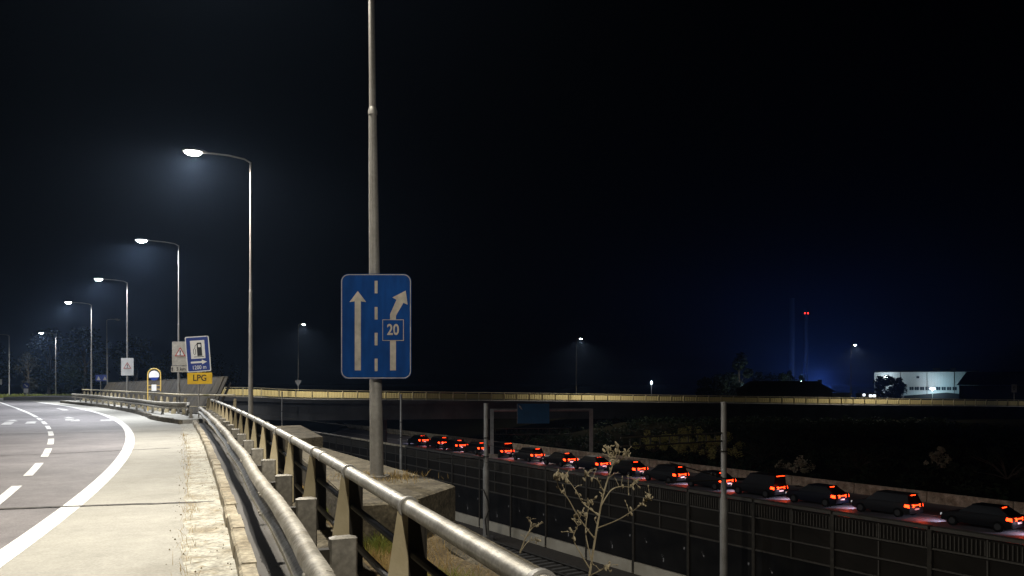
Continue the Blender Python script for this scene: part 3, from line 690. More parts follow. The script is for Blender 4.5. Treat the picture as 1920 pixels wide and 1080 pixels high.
for px, py in ((-17.2, 105), (16.5, 121)):
    MB().tube([(px, py, -8.4), (px, py, -2.8)], .7, 14).build('pier', CONC_D, ov, True)
g = MB()
emb = [p for p in opp if p.x > 46]
psweep(g, emb, [(6.5, -4.6), (-.5, -2.45), (-8.7, -2.45), (-15, -4.6)], closed=False); tag(g.build('overpass_embankment', EARTH), None, None, None, 'structure')
orr = thing('overpass_railing', 'ochre panel railing running the whole length of the overpass', 'railing', (0, 110, -.7))
vis = [p for p in opp if p.x > -45]
for z, r, nm in ((1.1, .05, 'top_rail'), (.12, .045, 'bottom_rail')):
    MB().tube([(p.x, p.y, p.z + z) for p in vis], r, 6).build(nm, PANELP, orr, True)
ops = even(vis, 2.0)
for i, (p, t) in enumerate(ops):
    rz = math.atan2(t.y, t.x)
    MB().box((p.x, p.y, p.z + .57), (.1, .12, 1.08), rz).build('post', PANELP, orr)
    if i + 1 < len(ops):
        q = ops[i + 1][0]; m_ = MB(); c = 10; dv = (q - p)
        n = Vector((t.y, -t.x, 0))
        vs = []
        for k_ in range(c + 1):
            b = p + dv * (.03 + .94 * k_ / c) + n * (-.02 if k_ % 2 else -.05); vs += [(b.x, b.y, b.z + .22), (b.x, b.y, b.z + .92)]
        m_.add(vs, [(2 * k_, 2 * k_ + 2, 2 * k_ + 3, 2 * k_ + 1) for k_ in range(c)])
        m_.build('railing_panel', PANEL, orr)

# ------------------------------------------------------------------ motorway gantry
ga = thing('sign_gantry', 'pale steel portal over the motorway holding a dark blue board', 'sign gantry', (3.5, 95.3, -7))
for px, py in ((-2.4, 95.2), (9.5, 95.6)):
    MB().box((px, py, -4.1), (.42, .42, 5.8)).build('leg', GALV_M, ga); MB().box((px, py, -6.85), (1.4, 1.0, .5)).build('footing', CONC, ga)
MB().tube([(-2.4, 95.2, -1.35), (9.5, 95.6, -1.35)], .16, 8).build('crossbeam', GALV_M, ga, True)
for z in (-3.55, -4.25): MB().tube([(-2.2, 95.2, z), (7.2, 95.5, z)], .06, 6).build('walkway_rail', DARKST, ga)
for i in range(8): MB().box((-2.0 + i * 1.3, 95.25 + i * .04, -3.9), (.07, .07, .66)).build('walkway_post', DARKST, ga)
b = MB().box((2.55, 94.9, -1.75), (3.8, .12, 2.35)).build('board', GANTB, ga)
MB().sheet([(.85, 94.83, -1.0), (1.25, 94.83, -1.35), (1.05, 94.83, -.9), (.8, 94.83, -.75)]).build('arrow_mark', CREAM, b)
MB().box((.62, 94.88, -1.75), (.05, .14, 2.35)).build('board_edge', GALV_M, b)

# ------------------------------------------------------------------ catenary masts
def catenary(x, y, ztop, rb, label, arms=True, lattice=False, r2=None, cab=False):
    t = thing('catenary_mast', label, 'catenary mast', (x, y, -8.2), 0, 'railway catenary masts')
    H = ztop + 8.2; zs = H * .53
    MB().tube([(0, 0, 0), (0, 0, zs), (0, 0, zs + .15), (0, 0, H)], [rb, rb * .98, rb * .75, rb * .72], 14).build('mast', MASTM, t, True, local=True)
    MB().tube([(0, 0, H), (0, 0, H + .04)], rb * .85, 14).build('cap', GALV_M, t, local=True)
    MB().box((0, 0, .1), (.9, .9, .3)).build('footing', CONC_D, t, local=True)
    for z in (H - 2.2, H - 3.4): MB().tube([(0, 0, z), (0, 0, z + .07)], rb * .95, 12).build('clamp', DARKST, t, local=True)
    if arms:
        a = (-NX, -NY)
        MB().tube([(0, 0, H - 3.35), (a[0] * 3.3, a[1] * 3.3, H - 2.5)], .03, 6).build('cantilever', DARKST, t, local=True)
        MB().tube([(0, 0, H - 3.45), (a[0] * 3.6, a[1] * 3.6, H - 3.3)], .03, 6).build('steady_arm', DARKST, t, local=True)
        for f_ in (.12, .2): MB().tube([(a[0] * 3.3 * f_, a[1] * 3.3 * f_, H - 3.35 + .85 * f_), (a[0] * 3.3 * (f_ + .05), a[1] * 3.3 * (f_ + .05), H - 3.35 + .85 * (f_ + .05))], .07, 8).build('insulator', DARKST, t, local=True)
    if lattice:
        a = (-NX, -NY)
        for z in (H - 1.35, H - 1.7): MB().tube([(0, 0, z), (a[0] * 6, a[1] * 6, z)], .04, 6).build('lattice_chord', DARKST, t, local=True)
        for i in range(11): MB().tube([(a[0] * .55 * i, a[1] * .55 * i, H - 1.7), (a[0] * .55 * i, a[1] * .55 * i, H - 1.35)], .025, 5).build('lattice_bar', DARKST, t, local=True)
    if cab:
        MB().tube([(.0, -.2, 2.9), (-.15, -.28, 3.3), (.12, -.3, 2.6), (.2, -.28, 2.0), (-.05, -.25, 1.4), (.05, -.2, .4)], .04, 6).build('cable_loop', DARKST, t, True, local=True)
    return t
catenary(-1.66, 51, .55, .2, 'grey tubular catenary mast standing before the gantry', True, False, None, True)
catenary(9.44, 35.5, 1.02, .17, 'catenary mast with long lattice arm, nearest to the camera', True, True)
catenary(-8.78, 63, .97, .11, 'thin dark catenary mast just beside the lane sign mast', False)
catenary(-25.7, 89, .9, .1, 'farthest thin catenary mast before the end of the overpass', False)
wr = thing('contact_wire', 'thin dark overhead wire strung between the catenary masts', 'overhead wire', (4, 43, -2.4))
MB().tube([(6.6, 33.7, -2.5), (2.0, 41, -2.7), (-4.5, 49.2, -2.55), (-11.6, 61.2, -2.5), (-28, 87, -2.5)], .012, 5).build('lower_wire', DARKST, wr)
MB().tube([(6.6, 33.7, -1.4), (2.0, 41, -1.8), (-4.5, 49.2, -1.5), (-11.6, 61.2, -1.5), (-28, 87, -1.5)], .012, 5).build('upper_wire', DARKST, wr)

# ------------------------------------------------------------------ cars added at rest, tail lamps standing in for the moving light trails
def make_car(label, paint, van=False):
    c = thing('trail_car', label, 'car', (0, 0, 0), 0, 'cars added in place of light trails')
    secs = [(-2.15, .34, .78, .78), (-2.1, .28, .95, .84), (-1.7, .25, 1.0, .88), (-.6, .25, .98, .9), (.7, .25, .96, .9), (1.6, .26, .86, .87), (2.1, .3, .72, .78), (2.18, .4, .62, .68)]
    vs = []
    for x, z0, z1, w in secs: vs += [(x, -w * .96, z0), (x, w * .96, z0), (x, w, z0 + (z1 - z0) * .6), (x, w * .88, z1), (x, -w * .88, z1), (x, -w, z0 + (z1 - z0) * .6)]
    body = MB().add(vs, [(i * 6 + j, i * 6 + (j + 1) % 6, (i + 1) * 6 + (j + 1) % 6, (i + 1) * 6 + j) for i in range(7) for j in range(6)] + [(5, 4, 3, 2, 1, 0), tuple(range(42, 48))]).build('body', paint, c, True, local=True)
    if van: zr, xa, xb_ = 1.75, -2.02, .35
    elif paint is CARG: zr, xa, xb_ = 1.52, -1.85, .3
    else: zr, xa, xb_ = 1.44, -1.25, .25
    vs = [(-2.05 if xa < -1.5 else -1.95, -.74, .97), (-2.05 if xa < -1.5 else -1.95, .74, .97), (xa, .6, zr - .02), (xa, -.6, zr - .02), (1.05, -.76, .93), (1.05, .76, .93), (xb_, .6, zr), (xb_, -.6, zr)]
    MB().add(vs, [(0, 1, 2, 3), (5, 4, 7, 6), (1, 5, 6, 2), (4, 0, 3, 7), (3, 2, 6, 7)]).build('windows', GLASS, body, local=True)
    MB().box(((xa + xb_) / 2, 0, zr - .005), (xb_ - xa + .1, 1.22, .05)).build('roof', paint, body, local=True)
    for x in (-1.35, 1.35):
        for s in (-1, 1):
            w = MB().tube([(x, s * .72, .32), (x, s * .92, .32)], .32, 18).build('wheel', TYRE, c, True, local=True)
            MB().tube([(x, s * .9, .32), (x, s * .927, .32)], .2, 12).build('rim', RIM, w, True, local=True)
    for s in (-1, 1):
        MB().add([(-2.17, s * .3, .72), (-2.12, s * .84, .7), (-2.08, s * .83, .9), (-2.14, s * .3, .9), (-1.8, s * .88, .74), (-1.82, s * .87, .92)], [(0, 1, 2, 3), (1, 4, 5, 2)]).build('tail_lamp', TAIL, c, local=True)
        MB().box((2.12, s * .58, .62), (.1, .32, .13)).build('head_lamp', HEADL, c, local=True)
    MB().box((-2.165, 0, .84), (.03, .62, .05)).build('light_bar', TAIL, c, local=True)  # emitting bar added to widen the line of red light
    MB().box((xa - .05, 0, zr - .05), (.06, .5 if not van else .9, .035)).build('brake_lamp', TAIL, c, local=True)
    MB().box((-2.165, 0, .58), (.02, .52, .11)).build('number_plate', PLATE, c, local=True)
    light('tail_light', 'POINT', 26, (1, .08, .02), (-2.5, 0, .8), c, .2)
    light('head_light', 'SPOT', 120, (.8, .78, 1), (2.3, 0, .66), c, .1, 110, .7, (R(0), R(-52), 0))
    return c
ords = ['first', 'second', 'third', 'fourth', 'fifth', 'sixth', 'seventh', 'eighth', 'ninth', 'tenth', 'eleventh', 'twelfth', 'thirteenth', 'fourteenth', 'fifteenth', 'sixteenth', 'seventeenth']
kinds = {}
desc = {'s': ('black saloon car', CARB, False), 'h': ('graphite estate car', CARG, False), 'n': ('dark blue saloon car', CARN, False), 'v': ('tall dark van', CARB, True)}
t = 109.5
for i, kd in enumerate('shnsvhsnshsvnhshs'):
    nm, paint, van = desc[kd]
    lab = '%s, %s added in place of light trails, counting from the overpass' % (nm, ords[i])
    t -= 5.25 + random.choice((0, .1, .3, 1.0))
    if kd not in kinds: kinds[kd] = make_car(lab, paint, van); c = kinds[kd]
    else: c = copy_tree(kinds[kd]); c['label'] = lab
    c.location = cor(51.0 + random.uniform(-.22, .22), t, -7.0); c.rotation_euler = (0, 0, ROTC + random.uniform(-.012, .012))

# ------------------------------------------------------------------ plants
def leaf_cloud(clumps, per, size, seed, squash=1):
    rnd = random.Random(seed); m = MB()
    for cx, cy, cz, r in clumps:
        for _ in range(per):
            while True:
                a, b, c = rnd.uniform(-1, 1), rnd.uniform(-1, 1), rnd.uniform(-1, 1)
                if a * a + b * b + c * c < 1: break
            p = Vector((cx + a * r, cy + b * r, cz + c * r * squash)); s = size * rnd.uniform(.6, 1.3)
            u = Vector((rnd.gauss(0, 1), rnd.gauss(0, 1), rnd.gauss(0, .6))).normalized(); w = u.cross(Vector((rnd.gauss(0, 1), rnd.gauss(0, 1), rnd.gauss(0, 1)))).normalized()
            m.add([p - u * s, p - w * s * .5, p + u * s, p + w * s * .5], [(0, 1, 2, 3)])
    return m
def make_tree(loc, h, w, label, seed, m=LEAFD, cat='tree', group=None, trunk_f=.25, name='tree', tall=False, per=70):
    rnd = random.Random(seed); t = thing(name, label, cat, loc, 0, group)
    tr = MB(); tr.tube([(0, 0, -.2), (.05 * w, 0, h * .35), (0, .03 * w, h * .75)], [h * .03, h * .022, h * .008], 8)
    cl = []
    nC = 16
    for i in range(nC):
        f = rnd.uniform(trunk_f, .95); an = rnd.uniform(0, 2 * math.pi)
        wid = w * .5 * (1 - f * .85 if tall else math.sin(math.pi * min(1, max(.12, (f - trunk_f) / (1.02 - trunk_f)))) ** .6) * rnd.uniform(.35, .95)
        p = (wid * math.cos(an), wid * math.sin(an), h * f); cl.append((*p, w * rnd.uniform(.15, .25)))
        tr.tube([(0, 0, h * f * .6), (p[0] * .5, p[1] * .5, h * f * .85), p], [h * .01, h * .006, h * .003], 5)
    tr.build('trunk', BARK, t, local=True)
    leaf_cloud(cl, per, max(.07, h * (.045 if name == 'far_tree' else .027)), seed).build('crown', m, t, local=True)
    return t
GT = 'dark trees behind the grass verge'
LT = [(-84, 128, 9, 8, 'dark tree at the edge of the picture behind the verge'), (-78, 134, 11, 9, 'taller dark tree second from the picture edge'), (-70, 130, 10.5, 8, 'dark tree behind the round blue arrow sign'),
      (-63, 133, 9.5, 8, 'dark tree just behind the far verge lamp'), (-55, 130, 8, 8, 'lower dark tree between verge lamp and wooden wall'), (-49, 134, 6.5, 7, 'lowest dark tree beside the end of the wooden wall')]
for i, (x, y, hh, w, lab) in enumerate(LT): make_tree((x, y, -.1), hh, w, lab, 20 + i, group=GT, trunk_f=.12, per=110)
make_tree((-73, 120, -.1), 6.5, 3.5, 'pale lit young tree beside the mast at the picture edge', 31, LEAFS, trunk_f=.15)
GBs = 'bushes on the far motorway slope'
def bush(d, t, hh, w, lab, seed, m, per=120):
    p = cor(d, t); z = ground_z(p[0], p[1]); o = thing('bush', lab, 'bush', (p[0], p[1], z), 0, GBs); rnd = random.Random(seed); cl = []
    st = MB()
    for i in range(22):
        a = rnd.uniform(0, 6.28); r = w * .55 * rnd.uniform(.05, 1) ** .7; q = (r * math.cos(a), r * math.sin(a), hh * rnd.uniform(.15, 1) * (1 - .35 * r / (w * .55))); cl.append((*q, w * rnd.uniform(.07, .15))); st.tube([(0, 0, 0), (q[0] * .4, q[1] * .4, q[2] * .6), q], [.05, .035, .015], 5)
    st.build('stems', BARK, o, local=True); leaf_cloud(cl, int(per * .6), .11, seed).build('foliage', m, o, local=True)
bush(65, 65, 3.6, 4.2, 'olive bush with a pointed top above the lattice arm', 41, LEAFO); bush(63.5, 68, 2.6, 4, 'olive bush beside the gantry leg', 42, LEAFO); bush(64, 61.5, 2.6, 4, 'olive bush under the lattice arm', 43, LEAFO)
bush(64, 58.0, 2.8, 4.2, 'olive bush behind the nearest catenary mast', 44, LEAFO); bush(62.5, 48, 1.5, 3, 'pale grey bush low beside the motorway barrier', 45, LEAFP, 70); bush(67, 37, 1.9, 2.2, 'pale bush alone on the dark slope', 46, LEAFP, 100)
bush(62, 84, 1.8, 4, 'dark bush behind the gantry board', 47, LEAFD); bush(62, 92, 2, 4.5, 'dark bush under the overpass', 48, LEAFD); bush(64, 53, 2.2, 4, 'dark bush between the olive and pale bushes', 49, LEAFD); bush(65, 43, 2.4, 4.5, 'dark bush between the two pale bushes', 50, LEAFD); bush(66, 31, 2.6, 5, 'dark bush lowest at the picture edge', 51, LEAFD)

def scrub_pt(rnd):
    p = cor(rnd.uniform(60.5, 100), rnd.uniform(-20, 120)); return p if not (p[1] > 100 + .12 * p[0]) else cor(rnd.uniform(60.5, 68), rnd.uniform(-20, 70))
sc_cl = []; rnd = random.Random(77)
for _ in range(520):
    p = scrub_pt(rnd); r_ = rnd.uniform(.4, 1.2); sc_cl.append((p[0], p[1], ground_z(p[0], p[1]) + r_ * .35, r_))
for _ in range(620):
    p = (rnd.uniform(-14, 60), rnd.uniform(84, 117)); r_ = rnd.uniform(.5, 1.3)
    if NX * p[0] + NY * p[1] > 61: sc_cl.append((p[0], p[1], ground_z(*p) + r_ * .35, r_))
tag(leaf_cloud(sc_cl, 40, .19, 78, .6).build('undergrowth', LEAFD), 'low dark undergrowth covering the slope beyond the motorway', 'undergrowth', None, 'stuff')
def blades(n, fn, hmin, hmax, w, seed, lean=.5):
    rnd = random.Random(seed); m = MB()
    for _ in range(n):
        x, y, z = fn(rnd); hh = rnd.uniform(hmin, hmax); a = rnd.uniform(0, 6.28); l = rnd.uniform(0, lean) * hh; b = rnd.uniform(0, 6.28)
        dx, dy = math.cos(a) * w, math.sin(a) * w; lx, ly = math.cos(b) * l, math.sin(b) * l
        m.add([(x - dx, y - dy, z), (x + dx, y + dy, z), (x + dx * .6 + lx * .4, y + dy * .6 + ly * .4, z + hh * .6), (x - dx * .6 + lx * .4, y - dy * .6 + ly * .4, z + hh * .6), (x + lx, y + ly, z + hh)], [(0, 1, 2, 3), (3, 2, 4)])
    return m
def strip_pt(rnd):
    y = 3 + 20 * rnd.random() ** 1.6; o = .2 + abs(rnd.gauss(0, .33)); o = min(o, 1.12); return at(xr, y, o, .13 + .06 * min(1, o))
tag(blades(22000, strip_pt, .03, .15, .003, 5, 1.2).build('dry_grass', DRYM), 'dry brown grass growing along the bridge railing', 'grass', None, 'stuff')
tufts = [(8.3, .35), (8.0, .4), (6.4, .45), (6.2, .6), (5.2, .75), (5.0, .6), (10.2, .35), (4.6, .9)]
def tuft_pt(rnd):
    y, o = rnd.choice(tufts); return at(xr, y + rnd.gauss(0, .14), o + rnd.gauss(0, .09), .16)
tag(blades(2200, tuft_pt, .06, .24, .006, 6, .9).build('green_grass', GRASSM), 'fresh green grass tufts behind the railing posts', 'grass', None, 'stuff')
def base_pt(rnd):
    a = rnd.uniform(0, 6.28); r = .12 + abs(rnd.gauss(0, .22)); return (-1.7 + r * math.cos(a) * 1.3, 10.55 + r * math.sin(a), .635)
tag(blades(500, base_pt, .02, .1, .004, 8, 1.4).build('moss_grass', DRYM), 'dry moss and grass around the foot of the nearest mast', 'grass', None, 'stuff')
def gut_pt(rnd):
    y = rnd.uniform(5, 30); return at(xr, y, -1.48 + rnd.gauss(0, .05), .01) if rnd.random() < .86 else at(xr, 12.3 + rnd.gauss(0, .12) * (1 + rnd.random()), -1.42 + rnd.gauss(0, .05), .01)
tag(blades(480, gut_pt, .015, .17, .0028, 9, 1.1).build('gutter_weeds', DRYM), 'dry weeds sprouting along the gutter edge', 'grass', None, 'stuff')
def verge_pt(rnd): return (rnd.uniform(-100, -45), rnd.uniform(103, 118), -.06)
tag(blades(7000, verge_pt, .15, .5, .05, 10, .6).build('verge_grass', GRASSM), 'green grass verge beyond the bend of the road', 'grass', None, 'stuff')
# gravel and litter in the gutter
rnd = random.Random(12); g = MB()
for _ in range(420):
    y = rnd.uniform(4, 30); o = rnd.choice([rnd.uniform(-1.66, -1.0), rnd.uniform(-.8, -.45), rnd.uniform(-1.7, -1.5), rnd.gauss(-1.05, .03)]); x, y, z = at(xr, y, o, .02); s = .003 + .014 * rnd.random() ** 3
    g.add([(x - s, y, z - s), (x, y - s, z - s), (x + s, y, z - s), (x, y + s, z - s), (x, y, z + s * .6)], [(0, 1, 4), (1, 2, 4), (2, 3, 4), (3, 0, 4)])
tag(g.build('gravel_litter', SOIL), 'gravel and leaf litter lying in the gutter', 'gravel', None, 'stuff')

def weed(name, label, base, stems, seed):
    t = thing(name, label, 'weed', base); rnd = random.Random(seed)
    for i, st in enumerate(stems):
        P = poly3(st); r0 = .0085 if i == 0 else .0045
        MB().tube(P, [r0 * (1 - .65 * k / (len(P) - 1)) for k in range(len(P))], 6).build('stem' if i == 0 else 'branch', STRAW, t, True)
        hd = MB()
        for k in range(len(P)):
            f = k / (len(P) - 1)
            for _ in range(3 if f > .8 else (1 if (f > .35 and rnd.random() < .5) else 0)):
                c = Vector(P[k]) + Vector((rnd.gauss(0, .014), rnd.gauss(0, .014), rnd.gauss(0, .014))); s = rnd.uniform(.004, .0105)
                a, b = rnd.uniform(-1, 1), rnd.uniform(-1, 1); ax = Vector((a, b, 1)).normalized()
                hd.tube([c - ax * s * 1.6, c - ax * s * .3, c + ax * s, c + ax * s * 1.9], [s * .3, s * .9, s * .7, s * .15], 5)
                hd.tube([Vector(P[k]), c - ax * s * 1.4], .0016, 4)
        for _ in range(7 if i == 0 else 4):
            k = rnd.randrange(int(len(P) * .35), len(P)); a = Vector(P[k]); d = Vector((rnd.gauss(0, 1), rnd.gauss(0, 1), rnd.uniform(.2, 1.4))).normalized() * rnd.uniform(.03, .09)
            m2 = a + d * .55 + Vector((0, 0, .006)); e = a + d; hd.tube([a, m2, e], [.002, .0016, .001], 5)
            for c in (e, m2): s = rnd.uniform(.003, .007); hd.tube([c - d.normalized() * s, c + d.normalized() * s * .2, c + d.normalized() * s * 1.8], [s * .3, s * .8, s * .15], 5)
        if hd.v: hd.build('seed_heads', STRAW, t)['kind'] = 'stuff'
def poly3(pts, n=5):
    P = [Vector(p) for p in pts]; out = []
    for i in range(len(P) - 1):
        p0, p1, p2, p3 = P[max(i - 1, 0)], P[i], P[i + 1], P[min(i + 2, len(P) - 1)]
        for j in range(n):
            t = j / n; out.append(.5 * (2 * p1 + (p2 - p0) * t + (2 * p0 - 5 * p1 + 4 * p2 - p3) * t * t + (3 * p1 - p0 - 3 * p2 + p3) * t ** 3))
    return out + [P[-1]]
weed('dry_weed', 'tall branching dry weed in front of the dark railway cutting', (.419, 5, .2), [
    [(.419, 5.0, .2), (.487, 5.01, .685), (.538, 5.02, 1.002), (.583, 5.03, 1.219), (.641, 5.04, 1.394), (.676, 5.05, 1.504)],
    [(.521, 5.02, .918), (.416, 4.97, 1.061), (.346, 4.92, 1.185), (.287, 4.87, 1.257), (.274, 4.82, 1.329), (.294, 4.77, 1.341)],
    [(.549, 5.03, 1.064), (.459, 5.08, 1.128), (.412, 5.13, 1.206), (.364, 5.18, 1.269), (.343, 5.23, 1.287)],
    [(.559, 5.03, 1.118), (.631, 5.093, 1.211), (.708, 5.155, 1.23), (.786, 5.218, 1.219), (.82, 5.28, 1.256)],
    [(.537, 5.02, .985), (.646, 4.945, 1.045), (.718, 4.87, 1.104), (.771, 4.795, 1.161), (.816, 4.72, 1.223)],
    [(.502, 5.0, .771), (.467, 5.05, .946), (.485, 5.1, 1.073), (.504, 5.15, 1.141)],
    [(.486, 5.0, .738), (.433, 4.975, .827), (.381, 4.95, .932), (.406, 4.925, 1.019), (.414, 4.9, 1.106)],
    [(.583, 5.03, 1.203), (.532, 4.963, 1.295), (.485, 4.897, 1.319), (.443, 4.83, 1.344)],
    [(.641, 5.04, 1.387), (.611, 5.065, 1.452), (.62, 5.09, 1.491)], [(.635, 5.04, 1.38), (.685, 4.99, 1.419), (.711, 4.94, 1.47)],
    [(.496, 5.0, .694), (.547, 4.95, .733), (.597, 4.9, .771)]], 3)
weed('dry_weed', 'small dry weed on the bridge edge beside the tall weed', (.08, 8, .19), [
    [(.08, 8.0, .19), (.134, 8.0, .335), (.204, 8.0, .443), (.284, 8.0, .485)], [(.161, 8.0, .378), (.189, 8.05, .46), (.179, 8.1, .506)], [(.081, 8.02, .19), (.163, 8.1, .283), (.273, 8.15, .295)]], 4)
weed('dry_weed', 'thin dark dry stalk between the railing posts', at(xr, 6.6, .25, .13), [
    [at(xr, 6.6, .25, .13), at(xr, 6.6, .27, .5), at(xr, 6.65, .32, .75), at(xr, 6.7, .4, .88)], [at(xr, 6.65, .32, .7), at(xr, 6.7, .28, .8), at(xr, 6.72, .3, .86)]], 5)

# ------------------------------------------------------------------ far buildings, trees and lamps on the plain
wh = thing('warehouse', 'pale flood-lit warehouse with a band of windows beyond the overpass', 'warehouse', (136.5, 300, -4), R(-24.5))
MB().box((17, 11, 5), (34, 22, 10)).build('wall', WAREW, wh, local=True)
MB().box((17, 11, 10.05), (34.4, 22.4, .25)).build('roof', DARKR, wh, local=True)
for i in range(34):
    if i % 17: MB().box((i, -.02, 5), (.03, .05, 9.9)).build('cladding_joint', SIGNBACK, wh, local=True)
for i in range(17):
    x = 5.5 + i * 1.75
    if i % 5 != 3:
        w_ = MB().box((x, -.03, 3.85), (1.35, .12, 1.2)).build('window', WAREWIN, wh, local=True); MB().box((x, -.1, 3.85), (.06, .04, 1.2)).build('mullion', WAREW, w_, local=True)
MB().box((14.6, -.04, 8.0), (.9, .14, .8)).build('vent', WAREWIN, wh, local=True)
MB().add([(10, -2.6, .2), (32, -2.6, .2), (32, -2.6, 1.6), (24, -2.6, 2.4), (10, -2.6, 1.2), (10, -.2, .2), (32, -.2, .2), (32, -.2, 1.6), (24, -.2, 2.4), (10, -.2, 1.2)], [(0, 1, 2, 3, 4), (5, 9, 8, 7, 6), (4, 3, 8, 9), (3, 2, 7, 8), (1, 6, 7, 2), (0, 4, 9, 5)]).build('canopy', DARKB, wh, local=True)
for x_, w_ in ((21, 2.4), (26.5, 1.6)): MB().box((x_, 6, 10.8), (w_, 2, 1.3)).build('roof_unit', SIGNBACK, wh, local=True)
for x_ in (8.8, 17.6, 26.4): MB().tube([(x_, -.12, .2), (x_, -.12, 9.8)], .09, 6).build('downpipe', DARKST, wh, local=True)
MB().box((8.2, -.05, 1.8), (3, .12, 3.4)).build('door', SIGNBACK, wh, local=True)
MB().box((1.2, -1.6, 2.2), (2.4, 3, 4.4)).build('annex', WAREW, wh, local=True)
db = thing('dark_barn', 'black unlit gable building at the end of the overpass', 'building', (124.6, 222, -4), R(-29.3))
MB().box((26, 9, 2.6), (52, 18, 5.2)).build('wall', DARKB, db, local=True)
MB().add([(-.6, -.6, 5.3), (53, -.6, 5.3), (53, 18.6, 5.3), (-.6, 18.6, 5.3), (1.9, 9, 9.1), (53, 9, 9.1)], [(0, 1, 5, 4), (1, 2, 5), (2, 3, 4, 5), (3, 0, 4)]).build('roof', DARKB, db, local=True)
lh = thing('low_house', 'long low dark house with tiled hip roof behind the overpass', 'house', (60, 175, -4))
MB().box((60, 176, -2.0), (18, 9, 4)).build('wall', HOUSEW, lh)
rf = MB().add([(50.3, 171, 0), (69.7, 171, 0), (69.7, 181, 0), (50.3, 181, 0), (52.5, 176, 2.3), (67.4, 176, 2.3)], [(0, 1, 5, 4), (1, 2, 5), (2, 3, 4, 5), (3, 0, 4)]).build('roof', DARKR, lh)
MB().box((68.2, 176.5, 1.7), (.7, .7, 1.8)).build('chimney', HOUSEW, rf)
sh = thing('white_shed', 'low white shed wall beside the overpass lamp', 'shed', (75, 182, -4)); MB().box((75.5, 184, -2.1), (4.4, 3, 3.2)).build('wall', WAREW, sh); MB().box((75.5, 184, -.45), (4.8, 3.4, .15)).build('roof', DARKR, sh)
off_ = thing('lit_kiosk', 'tiny kiosk with two lit windows beside the dark tree', 'kiosk', (81.6, 182, -4)); MB().box((81.6, 183, -2.2), (4.2, 2, 3.6)).build('wall', HOUSEW, off_)
MB().box((80.4, 181.9, -.85), (.5, .1, .5)).build('window', LITWIN, off_)
for x in (81.9, 82.75): MB().box((x, 181.9, -1.05), (.62, .1, .5)).build('window', LITWIN, off_)
def chimney(x, y, top, r, lab, beacon):
    t = thing('chimney', lab, 'chimney', (x, y, -4)); MB().tube([(0, 0, 0), (0, 0, top + 4)], [r, r * .75], 16).build('shaft', DARKB, t, True, local=True)
    MB().tube([(0, 0, top + 4), (0, 0, top + 4.5)], r * .85, 16).build('rim', DARKST, t, local=True)
    if beacon:
        for s in (-1, 1): MB().tube([(s * r * .65, -r * .6, top + 4.5), (s * r * .65, -r * .6, top + 5.2)], .3, 8).build('beacon', REDL, t, local=True)
chimney(140.6, 400, 44, 1.5, 'tall dark chimney without lights on the horizon', False)
chimney(147.6, 400, 36, 1.2, 'tall dark chimney with two red beacons on the horizon', True)
GF = 'dark trees beyond the overpass'
for i, (x, y, hh, w, lab, tall) in enumerate([(57, 200, 12.5, 7.5, 'tallest dark tree left of the low house', 0), (51.5, 198, 7.5, 6, 'dark tree at the foot of the tallest tree', 0), (46.5, 190, 7, 5, 'dark tree farthest from the low house', 0), (76.0, 225, 8.2, 4.5, 'round dark tree behind the low house roof', 0),
        (79.5, 228, 9.4, 3.6, 'pointed dark conifer behind the low house', 1), (83.6, 230, 8.0, 3.2, 'slender dark tree beside the conifer', 1), (122.5, 262, 8, 7, 'bushy dark tree before the warehouse', 0), (127.2, 264, 7.4, 6, 'second dark tree overlapping the warehouse windows', 0), (92, 290, 9, 9, 'dark broad tree behind the overpass lamp', 0), (103, 300, 10, 9, 'dark tree beside the warehouse end', 0)]):
    make_tree((x, y, -4), hh, w, lab, 60 + i, LEAFD, 'tree', GF, .15, 'far_tree', bool(tall), 150)
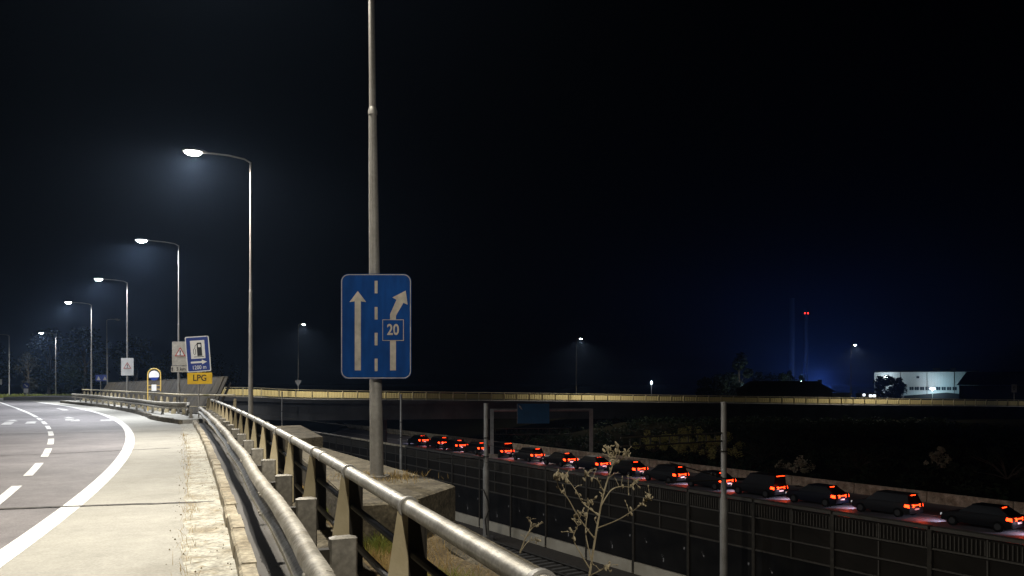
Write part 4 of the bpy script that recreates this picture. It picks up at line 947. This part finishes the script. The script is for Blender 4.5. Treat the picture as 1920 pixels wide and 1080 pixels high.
def far_lamp(x, y, z0, z, lab, power, col, r, m=FLOODM, soft=.3, kind='POINT'):
    t = thing('yard_lamp', lab, 'lamp', (x, y, z0), 0, 'small lamps on the plain')
    MB().tube([(0, 0, 0), (0, 0, z - z0)], .09, 8).build('pole', GALV_M, t, local=True)
    MB().tube([(0, -.05, z - z0 - .1), (0, -.35, z - z0 + .02)], .05, 6).build('bracket', GALV_M, t, local=True)
    MB().tube([(0, -.2, z - z0 - .3), (0, -.2, z - z0 - .05), (0, -.2, z - z0 + .2), (0, -.2, z - z0 + .32)], [r * .6, r, r * .8, r * .2], 10).build('lamp_globe', m, t, True, local=True)
    light('lamp_light', kind, power, col, (0, -.2 - r - .25, z - z0 - .2), t, soft)
far_lamp(151.8, 287.5, -4, -.2, 'brightest floodlight in front of the warehouse wall', 1150, (.32, .76, .92), .8)
far_lamp(138.6, 295.5, -4, 4.2, 'small street lamp beside the warehouse corner', 300, (.75, .92, 1), .5)
far_lamp(58.0, 196, -4, 1.0, 'white lamp at the end of the low house', 700, (.9, .92, 1), .38)
far_lamp(80.5, 222, -4, 2.1, 'small lamp above the low house roof', 900, (.7, .85, 1), .3)
far_lamp(147, 384, -4, 2, 'unseen blue lamp added for the sky glow beside the chimneys', 42000, (.14, .3, 1), .4)  # added lamp, placed only to make the blue glow in the haze
far_lamp(42, 240, -4, 2.0, 'tiny lamp far off beside the dark trees', 300, (.8, .9, 1), .25)

# ------------------------------------------------------------------ haze
hz = MB().box((300, 1490, 18.4), (2440, 3180, 56.2)).build('haze', None); hz['kind'] = 'stuff'; hz['label'] = 'thin night haze glowing around the lamps'
hm = bpy.data.materials.new('haze'); hm.use_nodes = True; nt = hm.node_tree; nt.nodes.clear()
ho = nt.nodes.new('ShaderNodeOutputMaterial'); hv = nt.nodes.new('ShaderNodeVolumePrincipled')
hv.inputs['Color'].default_value = (.42, .62, 1, 1); hv.inputs['Density'].default_value = .00028; hv.inputs['Anisotropy'].default_value = .7
nt.links.new(hv.outputs[0], ho.inputs['Volume']); hz.data.materials.append(hm)
